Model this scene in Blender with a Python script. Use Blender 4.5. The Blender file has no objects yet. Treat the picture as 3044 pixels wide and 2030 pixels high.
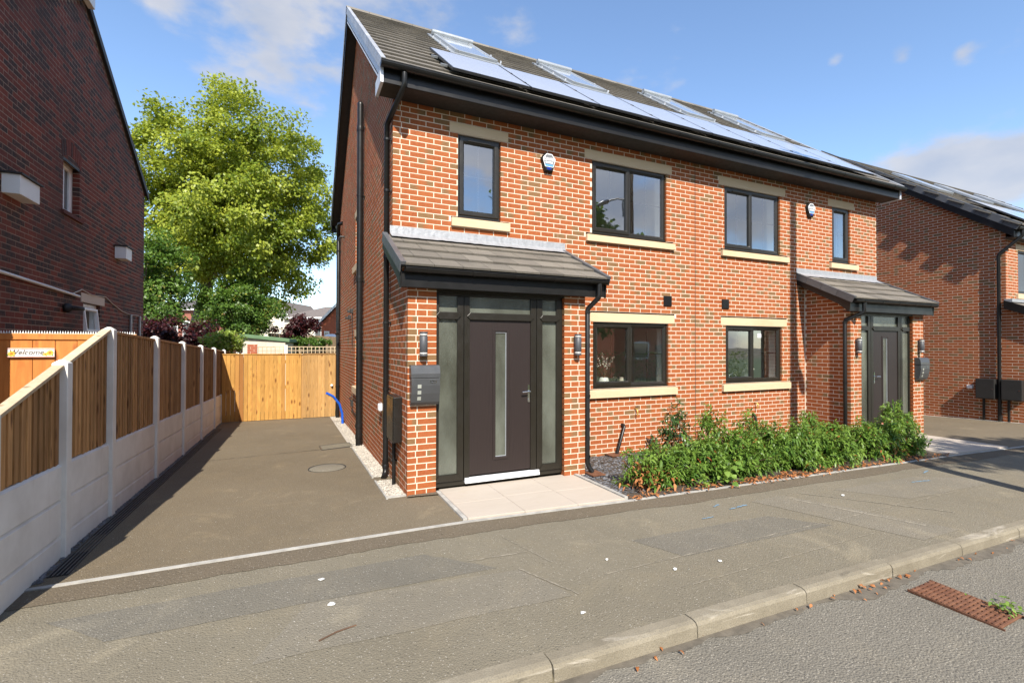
import bpy, math, random
import numpy as np
from mathutils import Vector, Matrix

sc = bpy.context.scene
COL = sc.collection
rng = np.random.default_rng(11)
random.seed(11)

# ------------------------------------------------------------------ camera
CAM = Vector((-1.1988, -5.7537, 1.7449))
YAW, PITCH, ROLL, FPX = 0.4453, 0.0103, 0.0018, 1461.32
F0 = Vector((math.sin(YAW), math.cos(YAW), 0)); R0 = Vector((math.cos(YAW), -math.sin(YAW), 0)); U0 = Vector((0, 0, 1))
FW = F0 * math.cos(PITCH) + U0 * math.sin(PITCH); UP = U0 * math.cos(PITCH) - F0 * math.sin(PITCH)
RT = R0 * math.cos(ROLL) + UP * math.sin(ROLL); UP = UP * math.cos(ROLL) - R0 * math.sin(ROLL)
cd = bpy.data.cameras.new('camera'); cam = bpy.data.objects.new('camera', cd); COL.objects.link(cam)
cd.sensor_width = 36; cd.lens = FPX / 3044 * 36; cd.shift_x = -(1569.57 - 1522) / 3044
cd.clip_start = .05; cd.clip_end = 3000
m = Matrix.Identity(4)
for i in range(3):
    m[i][0] = RT[i]; m[i][1] = UP[i]; m[i][2] = -FW[i]; m[i][3] = CAM[i]
cam.matrix_world = m
sc.camera = cam

# ------------------------------------------------------------------ sky, sun, exposure
SUN = Vector((-.25, -1.06, 1.0)).normalized()          # towards the sun
EL = math.asin(SUN.z); ROT = math.atan2(SUN.x, SUN.y)
w = bpy.data.worlds.new('World'); sc.world = w; w.use_nodes = True
nt = w.node_tree; nt.nodes.clear()
def wn(t, **k):
    n = nt.nodes.new(t)
    for a, b in k.items(): setattr(n, a, b)
    return n
out = wn('ShaderNodeOutputWorld'); bg = wn('ShaderNodeBackground'); bg.inputs[1].default_value = .150
sky = wn('ShaderNodeTexSky', sky_type='NISHITA', sun_disc=False, sun_elevation=EL, sun_rotation=ROT, altitude=100, air_density=1.0, dust_density=.25, ozone_density=3.0)
tc = wn('ShaderNodeTexCoord')
def wmath(op, a, b=None, c=None):
    n = wn('ShaderNodeMath', operation=op)
    for i, v in enumerate((a, b, c)):
        if v is None: continue
        if isinstance(v, (int, float)): n.inputs[i].default_value = v
        else: nt.links.new(v, n.inputs[i])
    return n.outputs[0]
def wdot(vec):
    n = wn('ShaderNodeVectorMath', operation='DOT_PRODUCT'); nt.links.new(tc.outputs['Generated'], n.inputs[0]); n.inputs[1].default_value = vec
    return n.outputs['Value']
def pdir(x, y):
    return (FW + RT * (x - 1569.57) / FPX - UP * (y - 1015) / FPX).normalized()
mp = wn('ShaderNodeMapping'); nt.links.new(tc.outputs['Generated'], mp.inputs[0]); mp.inputs['Scale'].default_value = (1, 1, 2.0)
nz = wn('ShaderNodeTexNoise'); nt.links.new(mp.outputs[0], nz.inputs['Vector']); nz.inputs['Scale'].default_value = 5.0; nz.inputs['Detail'].default_value = 9; nz.inputs['Roughness'].default_value = .56
nz2 = wn('ShaderNodeTexNoise'); nt.links.new(mp.outputs[0], nz2.inputs['Vector']); nz2.inputs['Scale'].default_value = 7; nz2.inputs['Detail'].default_value = 6
dens = nz.outputs[0]
# broad banks of cloud: two in view, three more round the rest of the sky
banks = [((900, -150), 60, .36), ((1330, -60), 110, .30), ((1530, 40), 420, .22), ((2720, 560), 150, .34), ((2990, 520), 110, .40), ((2860, 160), 2600, .24), ((2680, 172), 3200, .24), ((2480, 185), 4200, .22), ((2240, 205), 5200, .22), ((480, -10), 500, .22)]
acc = None
for (px, py), k, a in banks:
    d = wdot(pdir(px, py))
    e = wmath('MULTIPLY', wmath('POWER', 2.718, wmath('MULTIPLY', wmath('SUBTRACT', d, 1.0), float(k) * 2)), a)
    acc = e if acc is None else wmath('ADD', acc, e)
for v, k, a in [((-.8, -.5, .35), 7, .22), ((.45, -.8, .38), 5, .27), ((.9, -.3, .35), 8, .22), ((-.7, .5, .5), 12, .12)]:
    e = wmath('MULTIPLY', wmath('POWER', 2.718, wmath('MULTIPLY', wmath('SUBTRACT', wdot(Vector(v).normalized()), 1.0), float(k) * 2)), a)
    acc = wmath('ADD', acc, e)
dens = wmath('ADD', dens, acc)
cr = wn('ShaderNodeMapRange', interpolation_type='SMOOTHSTEP'); nt.links.new(dens, cr.inputs[0]); cr.inputs[1].default_value = .60; cr.inputs[2].default_value = .80
cc = wn('ShaderNodeMapRange'); nt.links.new(nz2.outputs[0], cc.inputs[0]); cc.inputs[1].default_value = .35; cc.inputs[2].default_value = .7; cc.inputs[3].default_value = 0; cc.inputs[4].default_value = 1
cmix = wn('ShaderNodeMixRGB'); nt.links.new(cc.outputs[0], cmix.inputs[0]); cmix.inputs[1].default_value = (2.0, 2.2, 2.65, 1); cmix.inputs[2].default_value = (3.0, 2.95, 3.0, 1)
sg = wmath('ADD', wmath('MULTIPLY', wmath('POWER', wmath('MAXIMUM', wdot(SUN), 0.0), 4.0), 1.6), 1.0)     # cloud seen towards the sun is brighter
cm2 = wn('ShaderNodeVectorMath', operation='SCALE'); nt.links.new(cmix.outputs[0], cm2.inputs[0]); nt.links.new(sg, cm2.inputs['Scale'])
mx = wn('ShaderNodeMixRGB'); nt.links.new(wmath('MULTIPLY', cr.outputs[0], .88), mx.inputs[0]); nt.links.new(sky.outputs[0], mx.inputs[1]); nt.links.new(cm2.outputs[0], mx.inputs[2])
nt.links.new(mx.outputs[0], bg.inputs[0]); nt.links.new(bg.outputs[0], out.inputs[0])
sl = bpy.data.lights.new('sun', 'SUN'); sl.energy = 5.0; sl.angle = math.radians(.55); sl.color = (1, .93, .82)
so = bpy.data.objects.new('sun', sl); COL.objects.link(so); so.location = (-20, -40, 40); so.rotation_euler = SUN.to_track_quat('Z', 'Y').to_euler()
vs = sc.view_settings; vs.view_transform = 'Standard'; vs.look = 'None'; vs.gamma = 1; vs.use_curve_mapping = False; vs.exposure = .82
sc.cycles.use_denoising = True
sc.cycles.max_bounces = 6; sc.cycles.transparent_max_bounces = 12

# ------------------------------------------------------------------ helpers
def ray(x, y): return FW + RT * ((x - 1569.57) / FPX) - UP * ((y - 1015) / FPX)
def at(x, y, d): return CAM + ray(x, y) * d                       # the point d metres deep that the photograph shows at x, y
def onY(x, y, Y):
    r = ray(x, y); return CAM + r * ((Y - CAM.y) / r.y)
def lerp(a, b, t): return a + (b - a) * t
def pw(x, pts):
    return float(np.interp(x, [p[0] for p in pts], [p[1] for p in pts]))
def G(x, y):                                                       # height of the ground
    z = pw(x, [(0, 0), (9, -.045), (15.2, -.15), (40, -.3)])
    z += pw(y, [(-60, -.25), (-9.2, -.14), (-3.3, -.03), (-1.1, 0), (0, 0), (16, -.48), (60, -.6)])
    return z
def YE(x): return pw(x, [(-9, -1.0), (.4, -1.06), (2.3, -1.18), (8.4, -1.42), (11, -1.50), (40, -2.2)])   # pavement's back edging
def YK(x): return -3.32 - .018 * x                                # kerb face

WM = {}
def reg(o, M=None): WM[o.name] = M or Matrix.Identity(4)
def link(o, parent=None, M=None, props=None):
    COL.objects.link(o)
    if M is not None: o.matrix_basis = M
    reg(o, M)
    if parent is not None:
        o.parent = parent; o.matrix_parent_inverse = WM[parent.name].inverted()
    return o
def tag(o, label=None, cat=None, group=None, kind=None):
    if label: o['label'] = label
    if cat: o['category'] = cat
    if group: o['group'] = group
    if kind: o['kind'] = kind
    return o
def thing(name, loc, label, cat, group=None):
    o = bpy.data.objects.new(name, None); o.empty_display_size = .2
    link(o, None, Matrix.Translation(loc)); return tag(o, label, cat, group)
def empty_part(name, parent, loc=(0, 0, 0)):
    o = bpy.data.objects.new(name, None); return link(o, parent, Matrix.Translation(loc))
def copy_tree(o, M, parent=None):                                  # copies a thing and its parts, moved by M
    def rec(s, p, top):
        c = s.copy(); COL.objects.link(c)
        if top: c.matrix_basis = M @ s.matrix_basis
        else: c.parent = p
        WM[c.name] = M @ WM[s.name]
        for ch in KIDS(s): rec(ch, c, False)
        return c
    return rec(o, parent, True)
def KIDS(o): return [x for x in COL.objects if x.parent == o]

class MB:
    def __init__(s): s.v = []; s.f = []; s.r = []; s.sm = []
    def add(s, vs, fs, r=.5, sm=False):
        b = len(s.v); s.v += [tuple(x) for x in vs]
        for f in fs: s.f.append(tuple(i + b for i in f)); s.r.append(r); s.sm.append(sm)
        return s
    def box(s, x0, x1, y0, y1, z0, z1, r=.5):
        return s.add([(x0, y0, z0), (x1, y0, z0), (x1, y1, z0), (x0, y1, z0), (x0, y0, z1), (x1, y0, z1), (x1, y1, z1), (x0, y1, z1)],
                     [(0, 3, 2, 1), (4, 5, 6, 7), (0, 1, 5, 4), (1, 2, 6, 5), (2, 3, 7, 6), (3, 0, 4, 7)], r)
    def obox(s, o, a, b, c, r=.5):                                  # corner o, edges a, b, c
        o, a, b, c = map(Vector, (o, a, b, c))
        p = [o, o + a, o + a + b, o + b, o + c, o + a + c, o + a + b + c, o + b + c]
        fs = [(0, 3, 2, 1), (4, 5, 6, 7), (0, 1, 5, 4), (1, 2, 6, 5), (2, 3, 7, 6), (3, 0, 4, 7)]
        if a.cross(b).dot(c) < 0: fs = [f[::-1] for f in fs]
        return s.add(p, fs, r)
    def prism(s, poly, d, r=.5):                                    # polygon (list of 3D points) pushed along d
        n = len(poly); d = Vector(d); P = [Vector(p) for p in poly]; nn = Vector((0, 0, 0))
        for i in range(n): nn += P[i].cross(P[(i + 1) % n])
        if nn.dot(d) > 0: P = P[::-1]
        return s.add(P + [p + d for p in P], [tuple(range(n)), tuple(range(2 * n - 1, n - 1, -1))] + [((i + 1) % n, i, n + i, n + (i + 1) % n) for i in range(n)], r)
    def tube(s, pts, rad, n=12, r=.5, caps=True):
        pts = [Vector(p) for p in pts]; rads = rad if isinstance(rad, (list, tuple)) else [rad] * len(pts)
        V = []; up = None
        for i, p in enumerate(pts):
            t = (pts[min(i + 1, len(pts) - 1)] - pts[max(i - 1, 0)]).normalized()
            if up is None:
                up = t.orthogonal().normalized()
            up = (up - t * up.dot(t)).normalized(); b = t.cross(up)
            for k in range(n):
                a = 2 * math.pi * k / n
                V.append(p + (up * math.cos(a) + b * math.sin(a)) * rads[i])
        Fs = []
        for i in range(len(pts) - 1):
            for k in range(n):
                k2 = (k + 1) % n
                Fs.append((i * n + k, i * n + k2, (i + 1) * n + k2, (i + 1) * n + k))
        s.add(V, Fs, r, True)
        if caps:
            s.add(V[:n], [tuple(range(n - 1, -1, -1))], r); s.add(V[-n:], [tuple(range(n))], r)
        return s
    def lathe(s, prof, c, n=20, r=.5):                              # prof: (radius, z)
        c = Vector(c); V = []
        for rad, z in prof:
            for k in range(n):
                a = 2 * math.pi * k / n; V.append(c + Vector((rad * math.cos(a), rad * math.sin(a), z)))
        Fs = [(i * n + k, i * n + (k + 1) % n, (i + 1) * n + (k + 1) % n, (i + 1) * n + k) for i in range(len(prof) - 1) for k in range(n)]
        return s.add(V, Fs, r, True)
    def ring(s, x0, x1, z0, z1, wd, yf, yb, ch=.012, r=.5):         # picture-frame in the XZ plane, front towards -Y, chamfered inwards
        def R(i, y): return [(x0 + i, y, z0 + i), (x1 - i, y, z0 + i), (x1 - i, y, z1 - i), (x0 + i, y, z1 - i)]
        V = R(0, yb) + R(0, yf + ch * .4) + R(ch * .4, yf) + R(wd - ch, yf) + R(wd, yf + ch) + R(wd, yb)
        Fs = []
        for a in range(5):
            for k in range(4):
                k2 = (k + 1) % 4; Fs.append((a * 4 + k, a * 4 + k2, a * 4 + 4 + k2, a * 4 + 4 + k))
        return s.add(V, Fs, r)
    def xform(s, M):
        s.v = [tuple(M @ Vector(p)) for p in s.v]; return s
    def build(s, name, mat, parent=None, kind=None, bevel=0, M=None):
        me = bpy.data.meshes.new(name); me.from_pydata(s.v, [], s.f)
        me.polygons.foreach_set('use_smooth', s.sm)
        at_ = me.attributes.new('rnd', 'FLOAT', 'FACE'); at_.data.foreach_set('value', s.r)
        me.materials.append(MAT[mat] if isinstance(mat, str) else mat)
        o = bpy.data.objects.new(name, me); link(o, parent, M)
        if bevel:
            b = o.modifiers.new('b', 'BEVEL'); b.width = bevel; b.segments = 2; b.limit_method = 'ANGLE'; b.angle_limit = .7
        if kind: o['kind'] = kind
        return o

def arr_mesh(name, V, loops, tot, rnd, uv=None, smooth=None):
    me = bpy.data.meshes.new(name)
    V = np.asarray(V, np.float32).reshape(-1, 3); loops = np.asarray(loops, np.int32).ravel(); tot = np.asarray(tot, np.int32)
    me.vertices.add(len(V)); me.vertices.foreach_set('co', V.ravel())
    me.loops.add(len(loops)); me.loops.foreach_set('vertex_index', loops)
    me.polygons.add(len(tot)); st = np.concatenate([[0], np.cumsum(tot)[:-1]]).astype(np.int32)
    me.polygons.foreach_set('loop_start', st); me.polygons.foreach_set('loop_total', tot)
    a = me.attributes.new('rnd', 'FLOAT', 'FACE'); a.data.foreach_set('value', np.asarray(rnd, np.float32))
    if uv is not None:
        u = me.uv_layers.new(name='UVMap'); u.data.foreach_set('uv', np.asarray(uv, np.float32).ravel())
    me.polygons.foreach_set('use_smooth', np.full(len(tot), bool(smooth)))
    me.update(calc_edges=True); me.validate()
    return me
def mobj(name, me, mat, parent=None, kind=None, M=None):
    if not me.materials: me.materials.append(MAT[mat] if isinstance(mat, str) else mat)
    o = bpy.data.objects.new(name, me); link(o, parent, M)
    if kind: o['kind'] = kind
    return o

# ------------------------------------------------------------------ materials
MAT = {}
class NT:
    def __init__(s, name):
        s.m = bpy.data.materials.new(name); s.m.use_nodes = True; s.t = s.m.node_tree; s.t.nodes.clear()
        s.o = s.n('ShaderNodeOutputMaterial'); MAT[name] = s.m
    def n(s, t, **k):
        x = s.t.nodes.new(t)
        for a, b in k.items(): setattr(x, a, b)
        return x
    def set(s, sock, v):
        if isinstance(v, bpy.types.NodeSocket): s.t.links.new(v, sock)
        elif v is not None: sock.default_value = v if not (isinstance(v, tuple) and len(v) == 3 and sock.type == 'RGBA') else (*v, 1)
    def math(s, op, a, b=None, c=None, clamp=False):
        x = s.n('ShaderNodeMath', operation=op, use_clamp=clamp)
        for i, v in enumerate((a, b, c)): s.set(x.inputs[i], v)
        return x.outputs[0]
    def mix(s, f, a, b, mode='MIX'):
        x = s.n('ShaderNodeMixRGB', blend_type=mode); s.set(x.inputs[0], f); s.set(x.inputs[1], a); s.set(x.inputs[2], b); return x.outputs[0]
    def pos(s, scale=(1, 1, 1), off=None, rot=None):
        g = s.n('ShaderNodeNewGeometry'); x = s.n('ShaderNodeMapping'); s.t.links.new(g.outputs['Position'], x.inputs[0]); x.inputs['Scale'].default_value = scale
        if rot: x.inputs['Rotation'].default_value = rot
        if off is not None: s.set(x.inputs['Location'], off)
        return x.outputs[0]
    def noise(s, vec, scale, detail=4, rough=.55, dist=0):
        x = s.n('ShaderNodeTexNoise'); s.t.links.new(vec, x.inputs['Vector']); x.inputs['Scale'].default_value = scale; x.inputs['Detail'].default_value = detail; x.inputs['Roughness'].default_value = rough; x.inputs['Distortion'].default_value = dist
        return x.outputs[0]
    def voro(s, vec, scale, feature='F1', out=0, rand=1):
        x = s.n('ShaderNodeTexVoronoi', feature=feature); s.t.links.new(vec, x.inputs['Vector']); x.inputs['Scale'].default_value = scale; x.inputs['Randomness'].default_value = rand
        return x.outputs[out]
    def ramp(s, f, a, b, lo=0., hi=1., smooth=False):
        x = s.n('ShaderNodeMapRange', interpolation_type='SMOOTHSTEP' if smooth else 'LINEAR'); s.set(x.inputs[0], f)
        for i, v in enumerate((a, b, lo, hi)): s.set(x.inputs[i + 1], v)
        return x.outputs[0]
    def attr(s, n='rnd'):
        x = s.n('ShaderNodeAttribute', attribute_name=n); return x.outputs['Fac']
    def uv(s):
        x = s.n('ShaderNodeUVMap', uv_map='UVMap'); y = s.n('ShaderNodeSeparateXYZ'); s.t.links.new(x.outputs[0], y.inputs[0]); return y.outputs[0], y.outputs[1]
    def objr(s): return s.n('ShaderNodeObjectInfo').outputs['Random']
    def bump(s, h, strength=.3, dist=.01):
        x = s.n('ShaderNodeBump'); x.inputs['Strength'].default_value = strength; x.inputs['Distance'].default_value = dist; s.t.links.new(h, x.inputs['Height']); return x.outputs[0]
    def bsdf(s, col, rough=.6, metal=0., spec=.5, normal=None, coat=0., trans=0., emit=None):
        p = s.n('ShaderNodeBsdfPrincipled'); s.set(p.inputs['Base Color'], col); s.set(p.inputs['Roughness'], rough); s.set(p.inputs['Metallic'], metal); s.set(p.inputs['Specular IOR Level'], spec)
        if normal is not None: s.t.links.new(normal, p.inputs['Normal'])
        if coat: p.inputs['Coat Weight'].default_value = coat; p.inputs['Coat Roughness'].default_value = .03
        if trans: p.inputs['Transmission Weight'].default_value = trans
        return p.outputs[0]
    def out(s, sh): s.t.links.new(sh, s.o.inputs[0]); return s.m

def simple(name, col, rough=.6, var=.12, scale=6, bump=.0, bscale=60, metal=0., spec=.5, attr=0., coat=0.):
    t = NT(name); P = t.pos(); n = t.noise(P, scale, 5)
    k = t.ramp(n, .25, .75, 1 - var, 1 + var)
    if attr: k = t.math('MULTIPLY', k, t.ramp(t.attr(), 0, 1, 1 - attr, 1 + attr))
    g = t.n('ShaderNodeCombineXYZ')
    for i in range(3): t.t.links.new(k, g.inputs[i])
    c = t.mix(1., (*col, 1), g.outputs[0], 'MULTIPLY')
    nb = None
    if bump: nb = t.bump(t.noise(P, bscale, 4), bump, .004)
    rr = t.ramp(t.noise(P, scale * 2.3, 3), .3, .7, max(.02, rough - .06), min(1, rough + .06))
    return t.out(t.bsdf(c, rr, metal, spec, nb, coat))

# new red brick: mostly orange red, some bricks burnt olive brown at one end
t = NT('brick_new'); P = t.pos(); r = t.attr(); u, v = t.uv()
base = t.mix(t.ramp(r, 0, .8), (.225, .050, .0135, 1), (.295, .081, .0215, 1))
gr = t.noise(P, 28, 5, .65); base = t.mix(t.ramp(gr, .3, .75), base, (.335, .100, .029, 1))
base = t.mix(t.math('MULTIPLY', t.ramp(t.noise(P, 150, 3), .52, .75), .5), base, (.16, .040, .018, 1))
half = t.math('FRACT', t.math('MULTIPLY', r, 37.3))
edge = t.math('ADD', t.math('MULTIPLY', t.math('SUBTRACT', u, .5), t.ramp(t.math('GREATER_THAN', half, .5), 0, 1, -1, 1)), t.math('MULTIPLY', t.math('SUBTRACT', gr, .5), .9))
burn = t.math('MULTIPLY', t.math('GREATER_THAN', r, .74), t.ramp(t.math('ADD', edge, t.math('MULTIPLY', t.math('GREATER_THAN', r, .93), .5)), -.25, .28, 0, 1, True))
base = t.mix(t.math('MULTIPLY', burn, .82), base, t.mix(gr, (.085, .062, .026, 1), (.20, .135, .062, 1)))
big = t.noise(P, .9, 4); base = t.mix(t.ramp(big, .35, .7, 0, .12), base, (.40, .18, .10, 1))
streak = t.noise(t.pos((9, 9, 1.1)), 1.6, 5); base = t.mix(t.math('MULTIPLY', t.ramp(streak, .66, .80), t.ramp(t.noise(P, 40, 3), .3, .7, .05, .42)), base, (.66, .55, .48, 1))
t.out(t.bsdf(base, .85, 0, .25, t.bump(t.math('ADD', gr, t.math('MULTIPLY', t.noise(P, 220, 3), .6)), .35, .004)))
t = NT('mortar_new'); P = t.pos(); n = t.noise(P, 30, 5)
c = t.mix(n, (.60, .49, .375, 1), (.74, .64, .52, 1)); c = t.mix(t.ramp(t.noise(P, 1.3, 4), .4, .75, 0, .25), c, (.48, .36, .27, 1))
t.out(t.bsdf(c, .95, 0, .1, t.bump(t.noise(P, 160, 4), .5, .004)))
t = NT('brick_old'); P = t.pos(); r = t.attr(); gr = t.noise(P, 26, 5, .65)
c = t.mix(t.ramp(r, .05, .6), (.20, .045, .026, 1), (.125, .034, .024, 1)); c = t.mix(t.ramp(r, .55, .68), c, (.036, .029, .027, 1))
c = t.mix(t.ramp(gr, .42, .8, 0, .6), c, (.30, .085, .045, 1)); c = t.mix(t.ramp(t.noise(P, .8, 4), .42, .7, 0, .5), c, (.045, .033, .03, 1))
t.out(t.bsdf(c, .85, 0, .3, t.bump(gr, .5, .006)))
t = NT('mortar_old'); P = t.pos()
c = t.mix(t.noise(P, 9, 5), (.26, .19, .15, 1), (.46, .35, .27, 1)); c = t.mix(t.ramp(t.noise(P, .8, 4), .42, .7, 0, .7), c, (.12, .09, .08, 1))
t.out(t.bsdf(c, .95, 0, .1, t.bump(t.noise(P, 90, 4), .5, .005)))
# sandstone lintels and sills
t = NT('sandstone'); P = t.pos(rot=(0, .35, 0)); n = t.noise(t.pos((1, 1, 7), rot=(0, .12, 0)), 3.5, 6, .6, 1.2)
c = t.mix(n, (.52, .375, .225, 1), (.62, .48, .325, 1)); c = t.mix(t.ramp(t.noise(P, 1.1, 3), .5, .75, 0, .35), c, (.43, .29, .15, 1))
t.out(t.bsdf(c, .8, 0, .25, t.bump(t.noise(P, 120, 4), .25, .003)))
simple('frame_brown', (.014, .0115, .0075), .36, .10, 5, .12, 90)
t = NT('door_brown'); P = t.pos((6, 6, .7)); n = t.noise(P, 3.5, 6, .6, 1.6)
fl = t.n('ShaderNodeTexWave', wave_type='BANDS', bands_direction='X'); t.t.links.new(t.pos((1, 1, .16)), fl.inputs[0]); fl.inputs['Scale'].default_value = 9; fl.inputs['Distortion'].default_value = 14; fl.inputs['Detail'].default_value = 4
c = t.mix(fl.outputs[1], (.020, .0135, .0125, 1), (.023, .016, .0145, 1)); c = t.mix(t.ramp(n, .5, .8, 0, .5), c, (.027, .018, .016, 1))
t.out(t.bsdf(c, .42, 0, .4, t.bump(t.math('ADD', t.math('MULTIPLY', fl.outputs[1], .3), n), .10, .001)))
simple('black_plastic', (.011, .0105, .010), .34, .25, 3, 0, spec=.32)
simple('black_matt', (.018, .017, .016), .6, .2, 6, 0)
simple('verge_sheen', (.34, .345, .36), .36, .14, 5, 0, attr=.14)  # dark plastic caps; the sky's sheen is put into this light grey
simple('barge_board', (.58, .59, .63), .42, .06, 3)  # glossy black boards painted pale, reflected sky put into the colour
t = NT('roof_tile'); P = t.pos(); r = t.attr(); gr = t.noise(P, 60, 4)
c = t.mix(r, (.115, .103, .086, 1), (.185, .165, .138, 1)); c = t.mix(t.ramp(t.noise(P, 2.5, 5), .4, .75, 0, .55), c, (.22, .195, .155, 1)); c = t.mix(t.ramp(gr, .4, .7, 0, .35), c, (.055, .05, .046, 1))
t.out(t.bsdf(c, .8, 0, .3, t.bump(t.noise(P, 170, 4), .5, .004)))
t = NT('lead'); P = t.pos((3, 1, 1)); n = t.noise(P, 7, 6, .6, .6)
t.out(t.bsdf(t.mix(n, (.20, .205, .215, 1), (.43, .44, .46, 1)), t.ramp(n, .3, .7, .38, .6), .25, .5, t.bump(t.noise(t.pos(), 22, 5), .55, .01)))
t = NT('solar'); P = t.pos(); c = t.mix(t.noise(P, 2, 2), (.56, .555, .57, 1), (.62, .61, .625, 1)); t.out(t.bsdf(c, .30, 0, 1.0, None, 1.0))  # dark panels; pale base colour stands in for sky mirrored at a slant
t = NT('skylight'); t.out(t.bsdf((.50, .53, .57, 1), .15, 0, 1.0, None, 1.0))  # pale base colour carries the bright sky reflection of the pane
simple('verge_dark', (.085, .088, .094), .40, .14, 5, 0, attr=.14)
simple('dark_metal', (.045, .046, .05), .35, .1, 6, 0, metal=.3)
simple('flashing', (.36, .38, .40), .35, .1, 5, 0, metal=.4)
# clear glazing: reflects at a slant, looks into the room straight on
t = NT('glass'); fr = t.n('ShaderNodeLayerWeight'); fr.inputs[0].default_value = .5
f = t.math('ADD', t.math('MULTIPLY', t.math('POWER', fr.outputs['Facing'], 3.), .8), .30, clamp=True)
gl = t.n('ShaderNodeBsdfGlossy'); gl.inputs['Roughness'].default_value = .0; gl.inputs['Color'].default_value = (.95, .97, 1, 1)
nb = t.bump(t.noise(t.pos(), 1.6, 2), .05, .02); t.t.links.new(nb, gl.inputs['Normal'])
tr = t.n('ShaderNodeBsdfTransparent'); tr.inputs[0].default_value = (.92, .95, .92, 1)
ms = t.n('ShaderNodeMixShader'); t.t.links.new(f, ms.inputs[0]); t.t.links.new(tr.outputs[0], ms.inputs[1]); t.t.links.new(gl.outputs[0], ms.inputs[2]); t.out(ms.outputs[0])
# reeded obscure glass of the front doors
t = NT('obscure_glass'); P = t.pos((1, 1, .03)); n = t.noise(P, 90, 4); sp = t.voro(t.pos(), 45)
c = t.mix(t.ramp(t.noise(t.pos((1, 1, .5)), 2.2, 4), .3, .7), (.040, .041, .031, 1), (.125, .135, .11, 1))
t.out(t.bsdf(c, .16, 0, .9, t.bump(t.math('ADD', n, t.math('MULTIPLY', sp, .5)), .55, .004)))
simple('white_plastic', (.80, .81, .83), .35, .04, 5)
simple('white_paint', (.74, .74, .72), .45, .06, 4)
simple('plaster', (.78, .76, .71), .85, .05, 2)
simple('room_floor', (.16, .13, .10), .6, .2, 3)
simple('chrome', (.75, .75, .76), .12, .03, 4, metal=1.)
simple('mailbox_grey', (.075, .077, .08), .34, .06, 4, metal=.35)
simple('lamp_grey', (.062, .064, .07), .5, .08, 5)
simple('badge_grey', (.15, .155, .165), .35, .05, 6)
simple('badge_blue', (.10, .30, .55), .4, .05, 6)
simple('strobe_blue', (.010, .035, .30), .12, .1, 20, coat=.6)
simple('perspex', (.30, .31, .27), .25, .05, 9)
simple('meter_brown', (.014, .012, .010), .3, .1, 4)
# tarmac
def tarmac(name, a, b, chip, chips, cs, patch=.4, rough=.9, bs=.6, stain=.35):
    t = NT(name); P = t.pos(); n1 = t.noise(P, .55, 6, .62); n2 = t.noise(P, 3.1, 5); fine = t.noise(P, 190, 3, .7)
    c = t.mix(t.ramp(n1, .3, .7), (*a, 1), (*b, 1)); c = t.mix(t.ramp(n2, .5, .75, 0, patch), c, (a[0] * 1.45, a[1] * 1.40, a[2] * 1.3, 1))
    c = t.mix(t.ramp(fine, .35, .7, 0, .55), c, (a[0] * .45, a[1] * .45, a[2] * .45, 1))
    ch = t.voro(P, cs, 'F1', 1); chd = t.voro(P, cs, 'F1', 0); sx = t.n('ShaderNodeSeparateXYZ'); t.t.links.new(ch, sx.inputs[0])
    pick = t.math('MULTIPLY', t.math('GREATER_THAN', sx.outputs[0], 1 - chips), t.math('LESS_THAN', chd, .36))
    c = t.mix(t.math('MULTIPLY', pick, .75), c, (*chip, 1))
    drk = t.math('MULTIPLY', t.math('LESS_THAN', sx.outputs[1], chips * .6), t.math('LESS_THAN', chd, .4)); c = t.mix(t.math('MULTIPLY', drk, .6), c, (a[0] * .3, a[1] * .3, a[2] * .3, 1))
    st = t.noise(P, 1.25, 8, .7, .7); c = t.mix(t.ramp(st, .58, .78, 0, stain), c, (b[0] * 1.6, b[1] * 1.55, b[2] * 1.42, 1))
    spk = t.voro(P, 9, 'F1', 0); c = t.mix(t.math('MULTIPLY', t.math('LESS_THAN', spk, .035), .8), c, (.55, .53, .48, 1))
    h = t.math('ADD', t.math('MULTIPLY', chd, -1.2), t.math('MULTIPLY', fine, .5))
    return t.out(t.bsdf(c, rough, 0, .25, t.bump(h, bs, .006)))
tarmac('tarmac_drive', (.152, .121, .080), (.194, .158, .108), (.30, .26, .2), .10, 95, .45, stain=.6)
tarmac('tarmac_strip', (.126, .101, .070), (.160, .131, .093), (.26, .22, .17), .16, 80, .3)
tarmac('tarmac_walk', (.170, .149, .108), (.220, .194, .144), (.34, .31, .26), .09, 85, .45, stain=.5)
tarmac('tarmac_walk_b', (.182, .162, .124), (.222, .198, .154), (.36, .33, .28), .09, 85, .45, stain=.45)
tarmac('tarmac_walk_c', (.145, .132, .106), (.185, .168, .134), (.32, .30, .26), .09, 85, .45, stain=.4)
tarmac('tarmac_road', (.170, .155, .126), (.215, .196, .160), (.36, .33, .27), .20, 75, .4, bs=.9, stain=.3)
simple('seam_light', (.235, .208, .160), .95, .35, 24, .4, 70)
simple('seam_dark', (.028, .026, .023), .95, .3, 24)
simple('edging', (.34, .325, .295), .9, .28, 9, .4, 90)
t = NT('kerb'); P = t.pos(); n = t.noise(P, 2.6, 7, .65)
c = t.mix(t.ramp(n, .3, .7), (.16, .137, .098, 1), (.26, .228, .17, 1)); c = t.mix(t.ramp(t.noise(P, 120, 3), .45, .7, 0, .5), c, (.10, .09, .07, 1))
c = t.mix(t.ramp(t.noise(t.pos((.35, 1, 4)), 5, 5, .6, 1), .60, .72, 0, .7), c, (.45, .41, .34, 1)); c = t.mix(t.ramp(t.noise(t.pos((.5, 1, 3)), 7, 5), .64, .74, 0, .6), c, (.08, .07, .055, 1))
t.out(t.bsdf(c, .9, 0, .25, t.bump(t.math('ADD', n, t.noise(P, 110, 4)), .6, .006)))
simple('silt', (.115, .098, .074), .95, .35, 12, .5, 80)
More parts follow.
